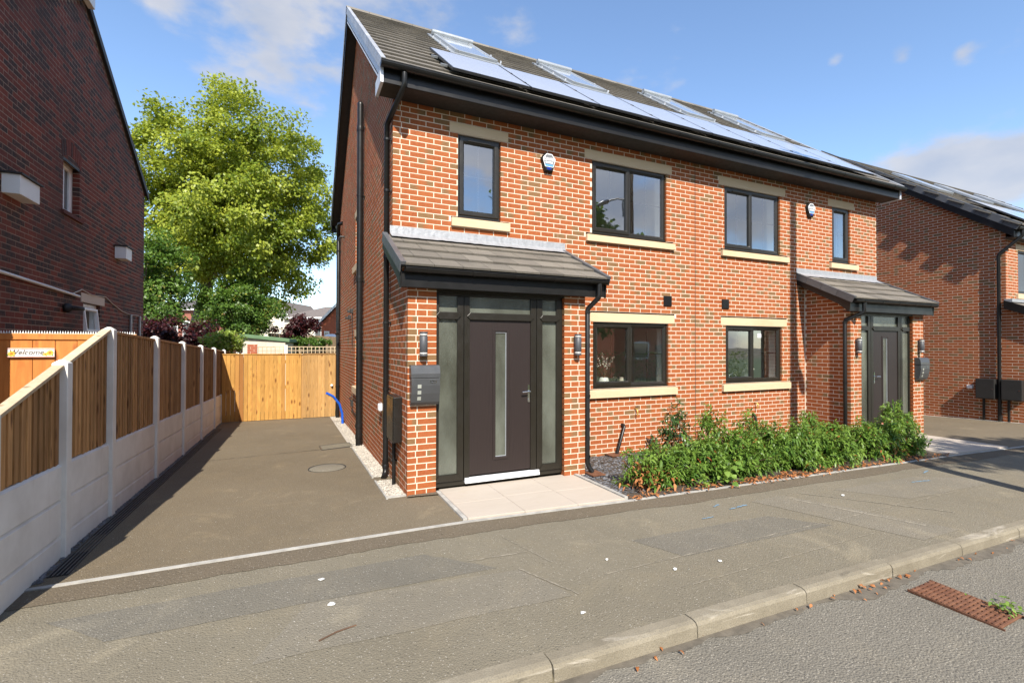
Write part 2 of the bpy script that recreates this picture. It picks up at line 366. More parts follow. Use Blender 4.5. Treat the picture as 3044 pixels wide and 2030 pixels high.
t = NT('slab'); P = t.pos(); n = t.noise(t.pos((1, 3, 1), rot=(0, 0, .3)), 2.4, 6, .6, .8)
c = t.mix(n, (.38, .325, .265, 1), (.45, .395, .335, 1)); c = t.mix(t.math('MULTIPLY', t.ramp(t.noise(P, 2.2, 6, .7), .60, .78), .5), c, (.38, .29, .19, 1))
c = t.mix(t.ramp(t.attr(), 0, 1, 0, .15), c, (.50, .45, .39, 1)); t.out(t.bsdf(c, .8, 0, .3, t.bump(t.noise(P, 70, 5), .18, .004)))
t = NT('concrete'); P = t.pos(); n = t.noise(P, 2.4, 6, .6)
c = t.mix(t.ramp(n, .3, .7), (.60, .575, .53, 1), (.74, .72, .68, 1)); c = t.mix(t.ramp(t.noise(t.pos((5, 5, .5)), 2, 5), .58, .75, 0, .3), c, (.48, .43, .35, 1))
t.out(t.bsdf(c, .85, 0, .3, t.bump(t.noise(P, 80, 4), .25, .003)))
# timber
def timber(name, a, b, knot, dark, tone=.25, rough=.75, sat=.5):
    t = NT(name); rn = t.objr(); off = t.n('ShaderNodeCombineXYZ'); k = t.math('MULTIPLY', rn, 53.); t.t.links.new(k, off.inputs[0]); t.t.links.new(t.math('MULTIPLY', rn, 31.), off.inputs[2])
    g = t.pos((9, 9, .75), off.outputs[0]); n = t.noise(g, 2.2, 6, .6, 1.3)
    c = t.mix(t.ramp(n, .3, .7), (*a, 1), (*b, 1))
    kv = t.voro(t.pos((9, 9, 3.2), off.outputs[0]), .85); c = t.mix(t.ramp(kv, .05, .24, .9, 0, True), c, (*knot, 1))
    kr = t.math('MULTIPLY', t.ramp(kv, .18, .28, 0, 1), t.ramp(kv, .28, .5, 1, 0)); c = t.mix(t.math('MULTIPLY', kr, .35), c, (b[0] * 1.25, b[1] * 1.2, b[2] * 1.1, 1))
    c = t.mix(t.math('MULTIPLY', t.ramp(rn, .82, .95), sat), c, (*dark, 1))
    tn = t.ramp(t.math('FRACT', t.math('MULTIPLY', rn, 17.7)), 0, 1, 1 - tone, 1 + tone); gg = t.n('ShaderNodeCombineXYZ')
    for i in range(3): t.t.links.new(tn, gg.inputs[i])
    c = t.mix(1., c, gg.outputs[0], 'MULTIPLY')
    return t.out(t.bsdf(c, rough, 0, .25, t.bump(n, .3, .004)))
timber('wood_fence', (.27, .135, .048), (.45, .255, .110), (.08, .034, .014), (.18, .082, .034), .34)
timber('wood_gate', (.36, .180, .042), (.46, .255, .070), (.15, .050, .012), (.24, .095, .026), .16, sat=.8)
timber('wood_gate_b', (.32, .175, .058), (.41, .245, .095), (.13, .052, .018), (.22, .105, .036), .17)
timber('wood_stained', (.40, .135, .030), (.50, .19, .045), (.26, .08, .02), (.34, .11, .03), .08, .6)
timber('wood_pale', (.42, .32, .20), (.52, .42, .29), (.25, .17, .09), (.34, .25, .15), .12)
timber('wood_old', (.15, .105, .062), (.23, .165, .10), (.08, .05, .03), (.12, .08, .05), .18)
timber('pole_wood', (.12, .085, .055), (.19, .14, .095), (.07, .045, .03), (.1, .07, .05), .1)
simple('chippings', (.40, .365, .31), .9, .30, 30, .3, 60, attr=.32)
simple('slate_chips', (.105, .108, .118), .55, .25, 20, .3, 60, attr=.55)
simple('soil', (.060, .045, .032), .95, .3, 12, .6, 40)
simple('earth', (.10, .085, .05), .95, .35, .6, .4, 6)
simple('lawn', (.055, .085, .022), .95, .3, .8, .5, 20)
def leafmat(name, a, b, c2=None, trans=.35, rough=.45, spec=.4):
    t = NT(name); r = t.attr(); c = t.mix(r, (*a, 1), (*b, 1))
    if c2: c = t.mix(t.math('GREATER_THAN', r, .93), c, (*c2, 1))
    p = t.n('ShaderNodeBsdfPrincipled'); t.t.links.new(c, p.inputs['Base Color']); p.inputs['Roughness'].default_value = rough; p.inputs['Specular IOR Level'].default_value = spec
    tl = t.n('ShaderNodeBsdfTranslucent'); t.t.links.new(t.mix(.35, c, (b[0] * 1.6, b[1] * 1.5, b[2] * .8, 1)), tl.inputs[0]); ms = t.n('ShaderNodeMixShader'); ms.inputs[0].default_value = trans
    t.t.links.new(p.outputs[0], ms.inputs[1]); t.t.links.new(tl.outputs[0], ms.inputs[2]); return t.out(ms.outputs[0])
leafmat('leaf_shrub', (.045, .110, .014), (.200, .310, .050), (.36, .085, .03), .28, .42, .40)
leafmat('leaf_shrub_b', (.026, .060, .016), (.080, .150, .035), (.22, .05, .03), .22, .30, .6)
leafmat('leaf_dry', (.30, .11, .035), (.50, .22, .09), None, .25, .7, .2)
leafmat('leaf_linden', (.120, .185, .014), (.40, .44, .055), None, .40)
leafmat('leaf_maple', (.050, .110, .016), (.150, .250, .038), (.30, .28, .05), .35)
leafmat('leaf_red', (.022, .0055, .006), (.070, .012, .012), None, .3)
leafmat('leaf_lime', (.14, .22, .03), (.32, .40, .07), (.5, .42, .2), .35)
leafmat('leaf_weed', (.10, .20, .03), (.24, .36, .07), None, .35)
leafmat('petal', (.66, .63, .56), (.80, .78, .72), None, .3, .6, .2)
simple('bark', (.12, .098, .07), .95, .3, 5, .8, 14)
simple('twig', (.10, .055, .032), .9, .3, 9)
t = NT('rust'); P = t.pos(); c = t.mix(t.ramp(t.noise(P, 12, 6), .3, .7), (.125, .050, .026, 1), (.22, .105, .058, 1)); c = t.mix(t.ramp(t.noise(P, 60, 3), .5, .75, 0, .5), c, (.06, .032, .022, 1))
t.out(t.bsdf(c, .7, .25, .4, t.bump(t.noise(P, 90, 4), .5, .003)))
simple('void_black', (.006, .006, .006), .9, .1, 4)  # black colour stands for the unlit hollow under a grating
simple('blue_pipe', (.012, .11, .60), .35, .08, 5)
simple('blue_paint', (.14, .23, .31), .95, .5, 40)
simple('gold', (.62, .47, .12), .3, .1, 20, metal=.6)
simple('ceramic', (.80, .79, .76), .3, .03, 4)
simple('sign_cream', (.82, .78, .72), .5, .06, 14)
simple('sign_pink', (.72, .36, .30), .5, .25, 30)
simple('sign_ink', (.06, .05, .045), .6, .1, 10)
simple('petal_yellow', (.85, .50, .03), .5, .15, 60)
simple('petal_orange', (.62, .16, .02), .5, .15, 60)
simple('sign_leaf', (.10, .22, .04), .5, .2, 40)
simple('render_cream', (.62, .56, .46), .9, .06, 2)
simple('render_white', (.72, .70, .66), .9, .05, 2)
simple('brick_far', (.34, .095, .045), .9, .16, 6)
simple('brick_far_b', (.27, .10, .07), .9, .16, 6)
simple('roof_far', (.105, .095, .09), .85, .15, 4, attr=.2)
simple('roof_far_b', (.15, .125, .11), .85, .15, 4, attr=.2)
simple('felt_green', (.10, .17, .085), .85, .15, 4)
simple('garage_wall', (.55, .48, .38), .9, .1, 5, .2, 20)
t = NT('glass_far'); t.out(t.bsdf((.05, .06, .07, 1), .06, 0, .9))
t = NT('orb_glass'); p = t.n('ShaderNodeBsdfGlass'); p.inputs['Roughness'].default_value = .02; p.inputs['IOR'].default_value = 1.3; t.out(p.outputs[0])
simple('lamp_glass', (.45, .45, .43), .2, .05, 9)

# ------------------------------------------------------------------ ground, road, pavement
def sheet(name, xs, ys, dz, mat, parent=None, kind='structure', zf=None):
    V = []; n = len(ys)
    for x in xs:
        for y in ys:
            yy = y(x) if callable(y) else y
            V.append((x, yy, (zf(x, yy) if zf else G(x, yy)) + dz))
    Fs = [(i * n + j, (i + 1) * n + j, (i + 1) * n + j + 1, i * n + j + 1) for i in range(len(xs) - 1) for j in range(n - 1)]
    mb = MB(); mb.add(V, Fs); o = mb.build(name, mat, parent, kind); return o
def zbase(x, y): return G(x, y) - (.06 if y > -3.35 else .34)
sheet('ground', [-900, -60, -12, 0, 9, 15.2, 40, 900], [-900, -60, -9.2, -3.5, -3.3, -1.1, 0, 16, 60, 900], 0, 'earth', zf=zbase)
zroad = lambda x, y: pw(x, [(0, 0), (9, -.045), (15.2, -.15), (40, -.3)]) - .135 + pw(y, [(-9.2, .0), (-6.3, .05), (-3.3, 0)])
XS = [-60, -12, -4, -2, 0, 2, 4, 6, 9, 12, 15.2, 20, 40, 80]
sheet('road', XS, [-9.25, -6.3, lambda x: YK(x) + .05], 0, 'tarmac_road', zf=zroad)
sheet('far_pavement', XS, [-11.6, -9.25], .02, 'tarmac_walk')
sheet('far_gardens', XS, [-60, -11.6], -.02, 'lawn')
sheet('pavement', XS, [lambda x: YK(x) + .11, -2.4, lambda x: YE(x) - .03], 0, 'tarmac_walk')
sheet('driveway', [-3.6, -2, 0, .4], [lambda x: YE(x) + .03, 0, 9.6], .004, 'tarmac_drive')
sheet('shared_driveway', [10.55, 11, 13, 15.2, 15.6], [lambda x: YE(x) + .03, 0, 9.6], .004, 'tarmac_drive')
sheet('back_garden', [-2.9, 0, 6, 15], [9.6, 16, 30], .0, 'lawn')
sheet('neighbour_yard', [-12, -4.4, -2.9], [lambda x: YE(x) + .03, 0, 9.6, 16, 30], .003, 'tarmac_drive')
# strip of newer tarmac along the edging, its outer edge ragged
xs = list(np.arange(-6, 16.01, .06)); V = []; Fs = []
wob = np.convolve(rng.normal(0, 1, len(xs) + 20), np.ones(12) / 12, 'same')[10:-10]
for i, x in enumerate(xs):
    wd = .30 + wob[i] * .05 + random.uniform(-.006, .006); V += [(x, YE(x) - .03, G(x, YE(x)) + .004), (x, YE(x) - wd, G(x, YE(x) - wd) + .004)]
Fs = [(2 * i, 2 * i + 1, 2 * i + 3, 2 * i + 2) for i in range(len(xs) - 1)]
MB().add(V, Fs).build('tarmac_strip', 'tarmac_strip', None, 'structure')
# trench repairs and joints in the old pavement
def patch(name, pts, dz, mat, n=7, jit=.008):
    P = []
    for i in range(len(pts)):
        a, b = pts[i], pts[(i + 1) % len(pts)]
        for k in range(n):
            t_ = k / n; P.append((lerp(a[0], b[0], t_) + random.uniform(-jit, jit), lerp(a[1], b[1], t_) + random.uniform(-jit, jit)))
    MB().add([(x, y, G(x, y) + dz) for x, y in P], [tuple(range(len(P)))]).build(name, mat, None, 'structure')
patch('pavement_patch', [(-1.1, -2.05), (.42, -2.2), (.62, -2.72), (-1.4, -2.62)][::-1], .0025, 'tarmac_walk_b')
patch('pavement_patch', [(-2.6, -1.62), (-.2, -1.62), (.28, -2.1), (-2.2, -2.02)][::-1], .0022, 'tarmac_walk_c')
patch('pavement_patch', [(3.55, -1.75), (4.1, -1.75), (4.75, -3.2), (4.1, -3.2)][::-1], .0025, 'tarmac_walk_b')
patch('pavement_patch', [(1.6, -2.1), (3.3, -2.15), (3.7, -2.6), (1.8, -2.55)][::-1], .002, 'tarmac_walk_c')
patch('pavement_patch', [(4.9, -1.85), (6.6, -1.9), (7.6, -2.5), (5.4, -2.45)][::-1], .002, 'tarmac_walk_b')
def seam(name, a, b, wd, mat, dz=.005, n=24, jit=.005):
    a, b = Vector((*a, 0)), Vector((*b, 0)); d = (b - a); s_ = Vector((-d.y, d.x, 0)).normalized(); V = []
    for i in range(n + 1):
        p = a + d * (i / n) + s_ * random.uniform(-jit, jit); ww = wd * random.uniform(.2, 1.1)
        for k in (-.5, .5): q = p + s_ * ww * k; V.append((q.x, q.y, G(q.x, q.y) + dz))
    MB().add(V, [(2 * i, 2 * i + 1, 2 * i + 3, 2 * i + 2) for i in range(n)]).build(name, mat, None, 'structure')
seam('pavement_joint', (4.05, -1.85), (4.55, -3.0), .045, 'seam_light')
seam('pavement_joint', (4.35, -1.75), (5.3, -2.9), .02, 'seam_light')
seam('pavement_joint', (.55, -1.55), (.72, -2.2), .012, 'seam_light')
seam('pavement_joint', (.1, -1.9), (.62, -1.93), .02, 'seam_light')
seam('pavement_joint', (.42, -2.18), (.66, -2.72), .018, 'seam_light')
seam('pavement_joint', (1.0, -2.55), (7.0, -2.5), .012, 'seam_light', n=90)
seam('pavement_joint', (1.4, -2.95), (4.1, -2.9), .010, 'seam_light', n=60)
seam('driveway_joint', (-2.9, 3.55), (-.2, 3.9), .018, 'seam_dark', .008, 50, .004)
for x, y, L, a in [(3.1, -1.85, .30, .1), (2.6, -1.95, .16, 0), (6.2, -2.05, .34, -.15), (6.9, -1.85, .22, .2), (3.0, -1.72, .12, .3)]:
    seam('paint_mark', (x, y), (x + L * math.cos(a), y + L * math.sin(a)), .03, 'blue_paint', .006, 14, .006)

# edging along the back of the pavement
for a, b in [(-6, .36), (.36, 2.33), (2.33, 8.5), (8.5, 10.55), (10.55, 16)]:
    xs = np.linspace(a, b, max(3, int((b - a) * 2))); V = []
    for x in xs:
        y = YE(x)
        for dy, dz in ((-.024, -.05), (-.022, .010), (.022, .010), (.024, -.05)): V.append((x, y + dy, G(x, y) + dz))
    MB().add(V, [(4 * i + j, 4 * i + 4 + j, 4 * i + 5 + j, 4 * i + 1 + j) for i in range(len(xs) - 1) for j in range(3)]).build('edging', 'edging', None, 'structure')

# kerb stones
kerb = thing('kerb', (0, -3.3, -.1), 'row of weathered concrete kerb stones between the pavement and road', 'kerb')
for k in range(-9, 30):
    x0 = .123 + 1.048 * k + .004; x1 = x0 + 1.040; mb = MB()
    def prof(x):
        y = YK(x); z = G(x, y)
        return [(x, y + .125, z - .2), (x, y + .125, z + .004), (x, y + .045, z + .004), (x, y + .016, z - .004), (x, y + .002, z - .024), (x, y - .008, z - .2)]
    jz = random.uniform(-.004, .004)
    A = [(p[0], p[1] + jz, p[2] + jz) for p in prof(x0)]; B = [(p[0], p[1] + jz, p[2] + jz) for p in prof(x1)]
    n = 6; mb.add(A + B, [(j, (j + 1) % n, n + (j + 1) % n, n + j) for j in range(n)] + [tuple(range(n - 1, -1, -1)), tuple(range(n, 2 * n))])
    mb.build('kerb_stone', 'kerb', kerb, bevel=.004)
# silt lying in the channel
xs = list(np.arange(-6, 14, .05)); V = []; wob = np.convolve(rng.normal(0, 1, len(xs) + 20), np.ones(5) / 5, 'same')[10:-10]
for i, x in enumerate(xs):
    wd = max(.012, .055 + wob[i] * .05 + pw(x, [(2.2, 0), (2.9, .10), (3.3, .04), (5, .05)]))
    V += [(x, YK(x) - .003, zroad(x, YK(x)) + .006), (x, YK(x) - wd, zroad(x, YK(x) - wd) + .003)]
MB().add(V, [(2 * i, 2 * i + 1, 2 * i + 3, 2 * i + 2) for i in range(len(xs) - 1)]).build('channel_silt', 'silt', None, 'structure')

# ------------------------------------------------------------------ masonry machinery
BH = .075
def brick_list(w0, w1, z0, z1, holes=(), anchor=0., par=1, corner=None, clip=None):
    """bricks (ua, ub, za, zb) of one wall; corner: {'lo':parity,'hi':parity} gives the courses that leave that end to the other wall"""
    out = []
    for k in range(int(math.floor(z0 / BH)), int(math.ceil(z1 / BH))):
        za, zb = k * BH + .006, (k + 1) * BH - .006
        if za < z0 - .05 or zb > z1 + .02: continue
        a, b = w0, w1
        if corner:
            if 'lo' in corner and k % 2 == corner['lo']: a = w0 + .1
            if 'hi' in corner and k % 2 == corner['hi']: b = w1 - .1
        if clip:
            ca, cb = clip(zb); a, b = max(a, ca), min(b, cb)
            if b - a < .05: continue
        iv = [(a, b)]
        for (h0, h1, hz0, hz1) in holes:
            if za + .03 < hz1 and zb - .03 > hz0:
                nv = []
                for p, q in iv:
                    if h1 <= p or h0 >= q: nv.append((p, q)); continue
                    if h0 > p: nv.append((p, h0))
                    if h1 < q: nv.append((h1, q))
                iv = nv
        off = anchor + (.1125 if k % 2 == par else 0)
        for p, q in iv:
            i = math.floor((p - off) / .225 - 1e-6)
            while True:
                c0 = off + i * .225; c1 = c0 + .225
                if c0 >= q: break
                s0 = c0 + .006 if c0 > p + .003 else p; s1 = c1 - .006 if c1 < q - .003 else q
                if s1 - s0 > .028: out.append((s0, s1, za, zb))
                i += 1
    return out
BF = [(0, 1, 2, 3), (3, 2, 6, 7), (0, 4, 5, 1), (1, 5, 6, 2), (0, 3, 7, 4)]
BUV = [(0, 0), (1, 0), (1, 1), (0, 1)] * 2
def brick_verts(a, b, za, zb, f=0., d=.09):
    return [(a, f, za), (b, f, za), (b, f, zb), (a, f, zb), (a, d, za), (b, d, za), (b, d, zb), (a, d, zb)]
def rnd_brick(): return random.random()
BVAR = {}
def brick_mesh(mat, i):
    key = (mat, i)
    if key not in BVAR:
        r = (i + .5) / 16
        uv = [BUV[v_] for f in BF for v_ in f]
        me = arr_mesh('brick', brick_verts(-.1065, .1065, -.0315, .0315), [v_ for f in BF for v_ in f], [4] * 5, [r] * 5, uv)
        me.materials.append(MAT[mat]); BVAR[key] = me
    return BVAR[key]
def wall_matrix(O, N):
    N = Vector(N); Z = Vector((0, 0, 1)); D = -N; U = D.cross(Z) * 1.0
    # right-handed (U, D, Z): U x D = Z
    U = D.cross(Z)
    M = Matrix.Identity(4)
    for i in range(3): M[i][0] = U[i]; M[i][1] = D[i]; M[i][2] = Z[i]; M[i][3] = O[i]
    return M
def view_rank(p, n):
    d = CAM - p; dist = d.length; c = d.normalized().dot(n)
    v = p - CAM; z = v.dot(FW)
    if c <= .02 or z < .3: return -1
    x = 1569.57 + FPX * v.dot(RT) / z; y = 1015 - FPX * v.dot(UP) / z
    if not (-20 < x < 3064 and -20 < y < 2050): return -1
    return c / dist ** 2
class Masonry:
    def __init__(s, mat): s.mat = mat; s.items = []          # (rank, parent, M, brick, full)
    def wall(s, parent, O, N, bricks, skip=None):
        M = wall_matrix(O, N); N = Vector(N)
        for b in bricks:
            full = abs(b[1] - b[0] - .213) < .001
            c = M @ Vector(((b[0] + b[1]) / 2, 0, (b[2] + b[3]) / 2))
            r = view_rank(c, N) if full else -1
            if skip and skip(c): r = -1
            s.items.append((r, parent, M, b))
    def build(s, n):
        s.items.sort(key=lambda t_: -t_[0])
        rest = {}
        for i, (r, parent, M, b) in enumerate(s.items):
            f = random.uniform(-.0007, .0005)
            if i < n and r > 0:
                L = Matrix.Translation(((b[0] + b[1]) / 2, f, (b[2] + b[3]) / 2))
                o = bpy.data.objects.new('brick', brick_mesh(s.mat, random.randrange(16))); link(o, parent, M @ L)
            else: rest.setdefault(parent.name, (parent, []))[1].append((M, b, f))
        for parent, L in rest.values():
            V = []; lo = []; rn = []; uv = []
            V = np.array([brick_verts(b[0], b[1], b[2], b[3], f, .09) for M, b, f in L], np.float32)
            V4 = np.concatenate([V, np.ones((*V.shape[:2], 1), np.float32)], 2)
            MM = np.array([np.array(M) for M, b, f in L], np.float32)
            W = np.einsum('nij,nkj->nki', MM, V4)[..., :3]
            nb = len(L); base = (np.arange(nb) * 8)[:, None, None]; lo = (np.array(BF)[None] + base).ravel()
            rn = np.repeat(rng.random(nb), 5); uv = np.tile(np.array([BUV[v_] for f in BF for v_ in f], np.float32), (nb, 1))
            me = arr_mesh('brickwork', W, lo, np.full(nb * 5, 4), rn, uv)
            mobj('brickwork', me, s.mat, parent, 'stuff')
def mortar(name, O, N, w0, w1, z0, z1, holes, mat, parent, extra=None, back=.0014, revs=()):
    M = wall_matrix(O, N); us = sorted({w0, w1, *[h[0] for h in holes], *[h[1] for h in holes]}); zs = sorted({z0, z1, *[h[2] for h in holes], *[h[3] for h in holes]})
    us = [u for u in us if w0 <= u <= w1]; zs = [z for z in zs if z0 <= z <= z1]; mb = MB()
    for i in range(len(us) - 1):
        for j in range(len(zs) - 1):
            cu, cz = (us[i] + us[i + 1]) / 2, (zs[j] + zs[j + 1]) / 2
            if any(h[0] < cu < h[1] and h[2] < cz < h[3] for h in holes): continue
            mb.add([(us[i], back, zs[j]), (us[i + 1], back, zs[j]), (us[i + 1], back, zs[j + 1]), (us[i], back, zs[j + 1])], [(0, 1, 2, 3)])
    for h in revs:
        e = .004; a, b, c, d = h[0] - e, h[1] + e, h[2] - e, h[3] + e
        mb.add([(a, back, c), (a, .2, c), (a, .2, d), (a, back, d)], [(0, 1, 2, 3)]); mb.add([(b, back, c), (b, .2, c), (b, .2, d), (b, back, d)], [(3, 2, 1, 0)])
        mb.add([(a, back, d), (b, back, d), (b, .2, d), (a, .2, d)], [(0, 1, 2, 3)])
    if extra: mb.add([(u, back, z) for u, z in extra], [tuple(range(len(extra)))])
    mb.xform(M)
    return mb.build(name, mat, parent)

class Pieces:                                                      # alike pieces: the nearest as objects, the rest as one
    def __init__(s, name, stuff, mat, V, Fs, nvar=8):
        s.name, s.stuff, s.mat, s.V, s.F = name, stuff, mat, V, Fs; s.items = []; s.var = []
        for i in range(nvar):
            me = arr_mesh(name, V, [v_ for f in Fs for v_ in f], [len(f) for f in Fs], [(i + .5) / nvar] * len(Fs)); me.materials.append(MAT[mat]); s.var.append(me)
    def add(s, parent, M, n):
        p = M.translation; s.items.append((view_rank(Vector(p), Vector(n)), parent, M))
    def build(s, n):
        s.items.sort(key=lambda t_: -t_[0]); rest = {}
        for i, (r, parent, M) in enumerate(s.items):
            if i < n and r > 0: link(bpy.data.objects.new(s.name, random.choice(s.var)), parent, M)
            else: rest.setdefault(parent.name, (parent, []))[1].append(M)
        for parent, L in rest.values():
            V = np.array(s.V, np.float32); V4 = np.concatenate([V, np.ones((len(V), 1), np.float32)], 1); MM = np.array([np.array(M) for M in L], np.float32)
            W = np.einsum('nij,kj->nki', MM, V4)[..., :3]; k = len(L); fl = np.array([v_ for f in s.F for v_ in f]); base = (np.arange(k) * len(V))[:, None]
            me = arr_mesh(s.stuff, W, fl[None] + base, np.tile([len(f) for f in s.F], k), np.repeat(rng.random(k), len(s.F)))
            mobj(s.stuff, me, s.mat, parent, 'stuff')
def basis(o, x, y, z):
    M = Matrix.Identity(4)
    for i in range(3): M[i][0] = x[i]; M[i][1] = y[i]; M[i][2] = z[i]; M[i][3] = o[i]
    return M

# ------------------------------------------------------------------ the pair of houses
HX0, HX1, PY, BY = 0., 10.94, 1.0125, 9.3
house = thing('semi_detached_house', (5.47, 5, 0), 'new pair of red brick semi-detached houses with grey tiled roof and solar panels', 'house')
MS = Masonry('brick_new')
WIN = [  # x0, x1, z0, z1, opener, lintel(x0,x1,z0,z1), sill
    (.912, 1.575, 3.60, 4.795, 'one', (.788, 1.696, 4.803, 4.947), (.814, 1.711, 3.455, 3.588)),
    (3.182, 4.737, 3.60, 4.795, 'two', (3.04, 4.858, 4.803, 4.955), (3.062, 4.897, 3.455, 3.575)),
    (6.137, 7.68, 3.60, 4.795, 'two', (5.99, 7.84, 4.803, 4.965), (6.04, 7.90, 3.455, 3.575)),
    (9.34, 9.958, 3.60, 4.795, 'one', (9.20, 10.11, 4.803, 4.955), (9.237, 10.20, 3.455, 3.575)),
    (3.203, 4.778, 1.055, 2.15, 'two', (3.05, 4.917, 2.155, 2.30), (3.05, 4.945, .908, 1.045)),
    (6.166, 7.725, 1.055, 2.15, 'two', (6.04, 7.876, 2.155, 2.30), (6.06, 7.93, .908, 1.045))]
fh = []
for x0, x1, z0, z1, op, ln, sl_ in WIN:
    fh += [(x0, x1, z0, z1), (ln[0], ln[1], round(ln[2] / BH) * BH, round(ln[3] / BH) * BH), (sl_[0], sl_[1], round(sl_[2] / BH) * BH, round(sl_[3] / BH) * BH)]
fwall = mortar('front_wall', (0, PY, 0), (0, -1, 0), 0, HX1, -.6, 5.12, [h for h in fh], 'mortar_new', house, revs=[(a[0], a[1], a[2], a[3]) for a in WIN])
party = 5.406
MS.wall(fwall, (0, PY, 0), (0, -1, 0), brick_list(0, party - .006, -.45, 5.1, fh, 0, 1, {'lo': 0}))
MS.wall(fwall, (0, PY, 0), (0, -1, 0), brick_list(party + .006, HX1, -.45, 5.1, fh, party + .006, 1))
MB().box(party - .006, party + .006, PY - .0004, PY + .02, -.5, 5.1).build('movement_joint', 'seam_dark', fwall)
# gable wall towards the drive
RIDY, RIDZ, EAY, EAZ = 5.2, 8.86, .565, 5.315                        # ridge and eaves lines of the tiles
SLOPE = (RIDZ - EAZ) / (RIDY - EAY); ANG = math.atan(SLOPE)
def zroof(y): return EAZ + SLOPE * (min(y, 2 * RIDY - y) - EAY)
GW = [(4.80, 5.42, 3.45, 4.50), (4.80, 5.42, .90, 1.95)]
gh = []
for y0, y1, z0, z1 in GW: gh += [(-y1, -y0, z0, z1), (-y1 - .12, -y0 + .12, z1, z1 + .15), (-y1 - .12, -y0 + .12, z0 - .15, z0)]
gclip = lambda z: (-(2 * RIDY - (EAY + (z + .16 - EAZ) / SLOPE)) if z > 5.2 else -BY, -(EAY + (z + .16 - EAZ) / SLOPE) if z > 5.2 else -PY)
gwall = mortar('side_wall', (0, 0, 0), (-1, 0, 0), -BY, -PY - .0014, -.9, 5.1, gh, 'mortar_new', house, extra=[(-BY, 5.1), (-PY - .0014, 5.1), (-PY - .0014, zroof(PY) - .1), (-RIDY, RIDZ - .1), (-BY, zroof(BY) - .1)], revs=[h for h in gh[::3]])
MS.wall(gwall, (0, 0, 0), (-1, 0, 0), brick_list(-BY, -PY, -.75, 8.7, gh, 0, 1, {'hi': 1}, clip=lambda z: (max(gclip(z)[0], -BY), min(gclip(z)[1], -PY))))
# the two walls no one sees from the street
mb = MB(); mb.add([(HX1, PY + .01, -.9), (HX1, BY, -.9), (HX1, BY, zroof(BY) - .1), (HX1, RIDY, RIDZ - .1), (HX1, PY + .01, zroof(PY) - .1)], [(0, 1, 2, 3, 4)]); mb.build('far_side_wall', 'brick_far', house)
MB().add([(HX1, BY, -.9), (.01, BY, -.9), (.01, BY, 5.2), (HX1, BY, 5.2)], [(0, 1, 2, 3)]).build('rear_wall', 'brick_far', house)

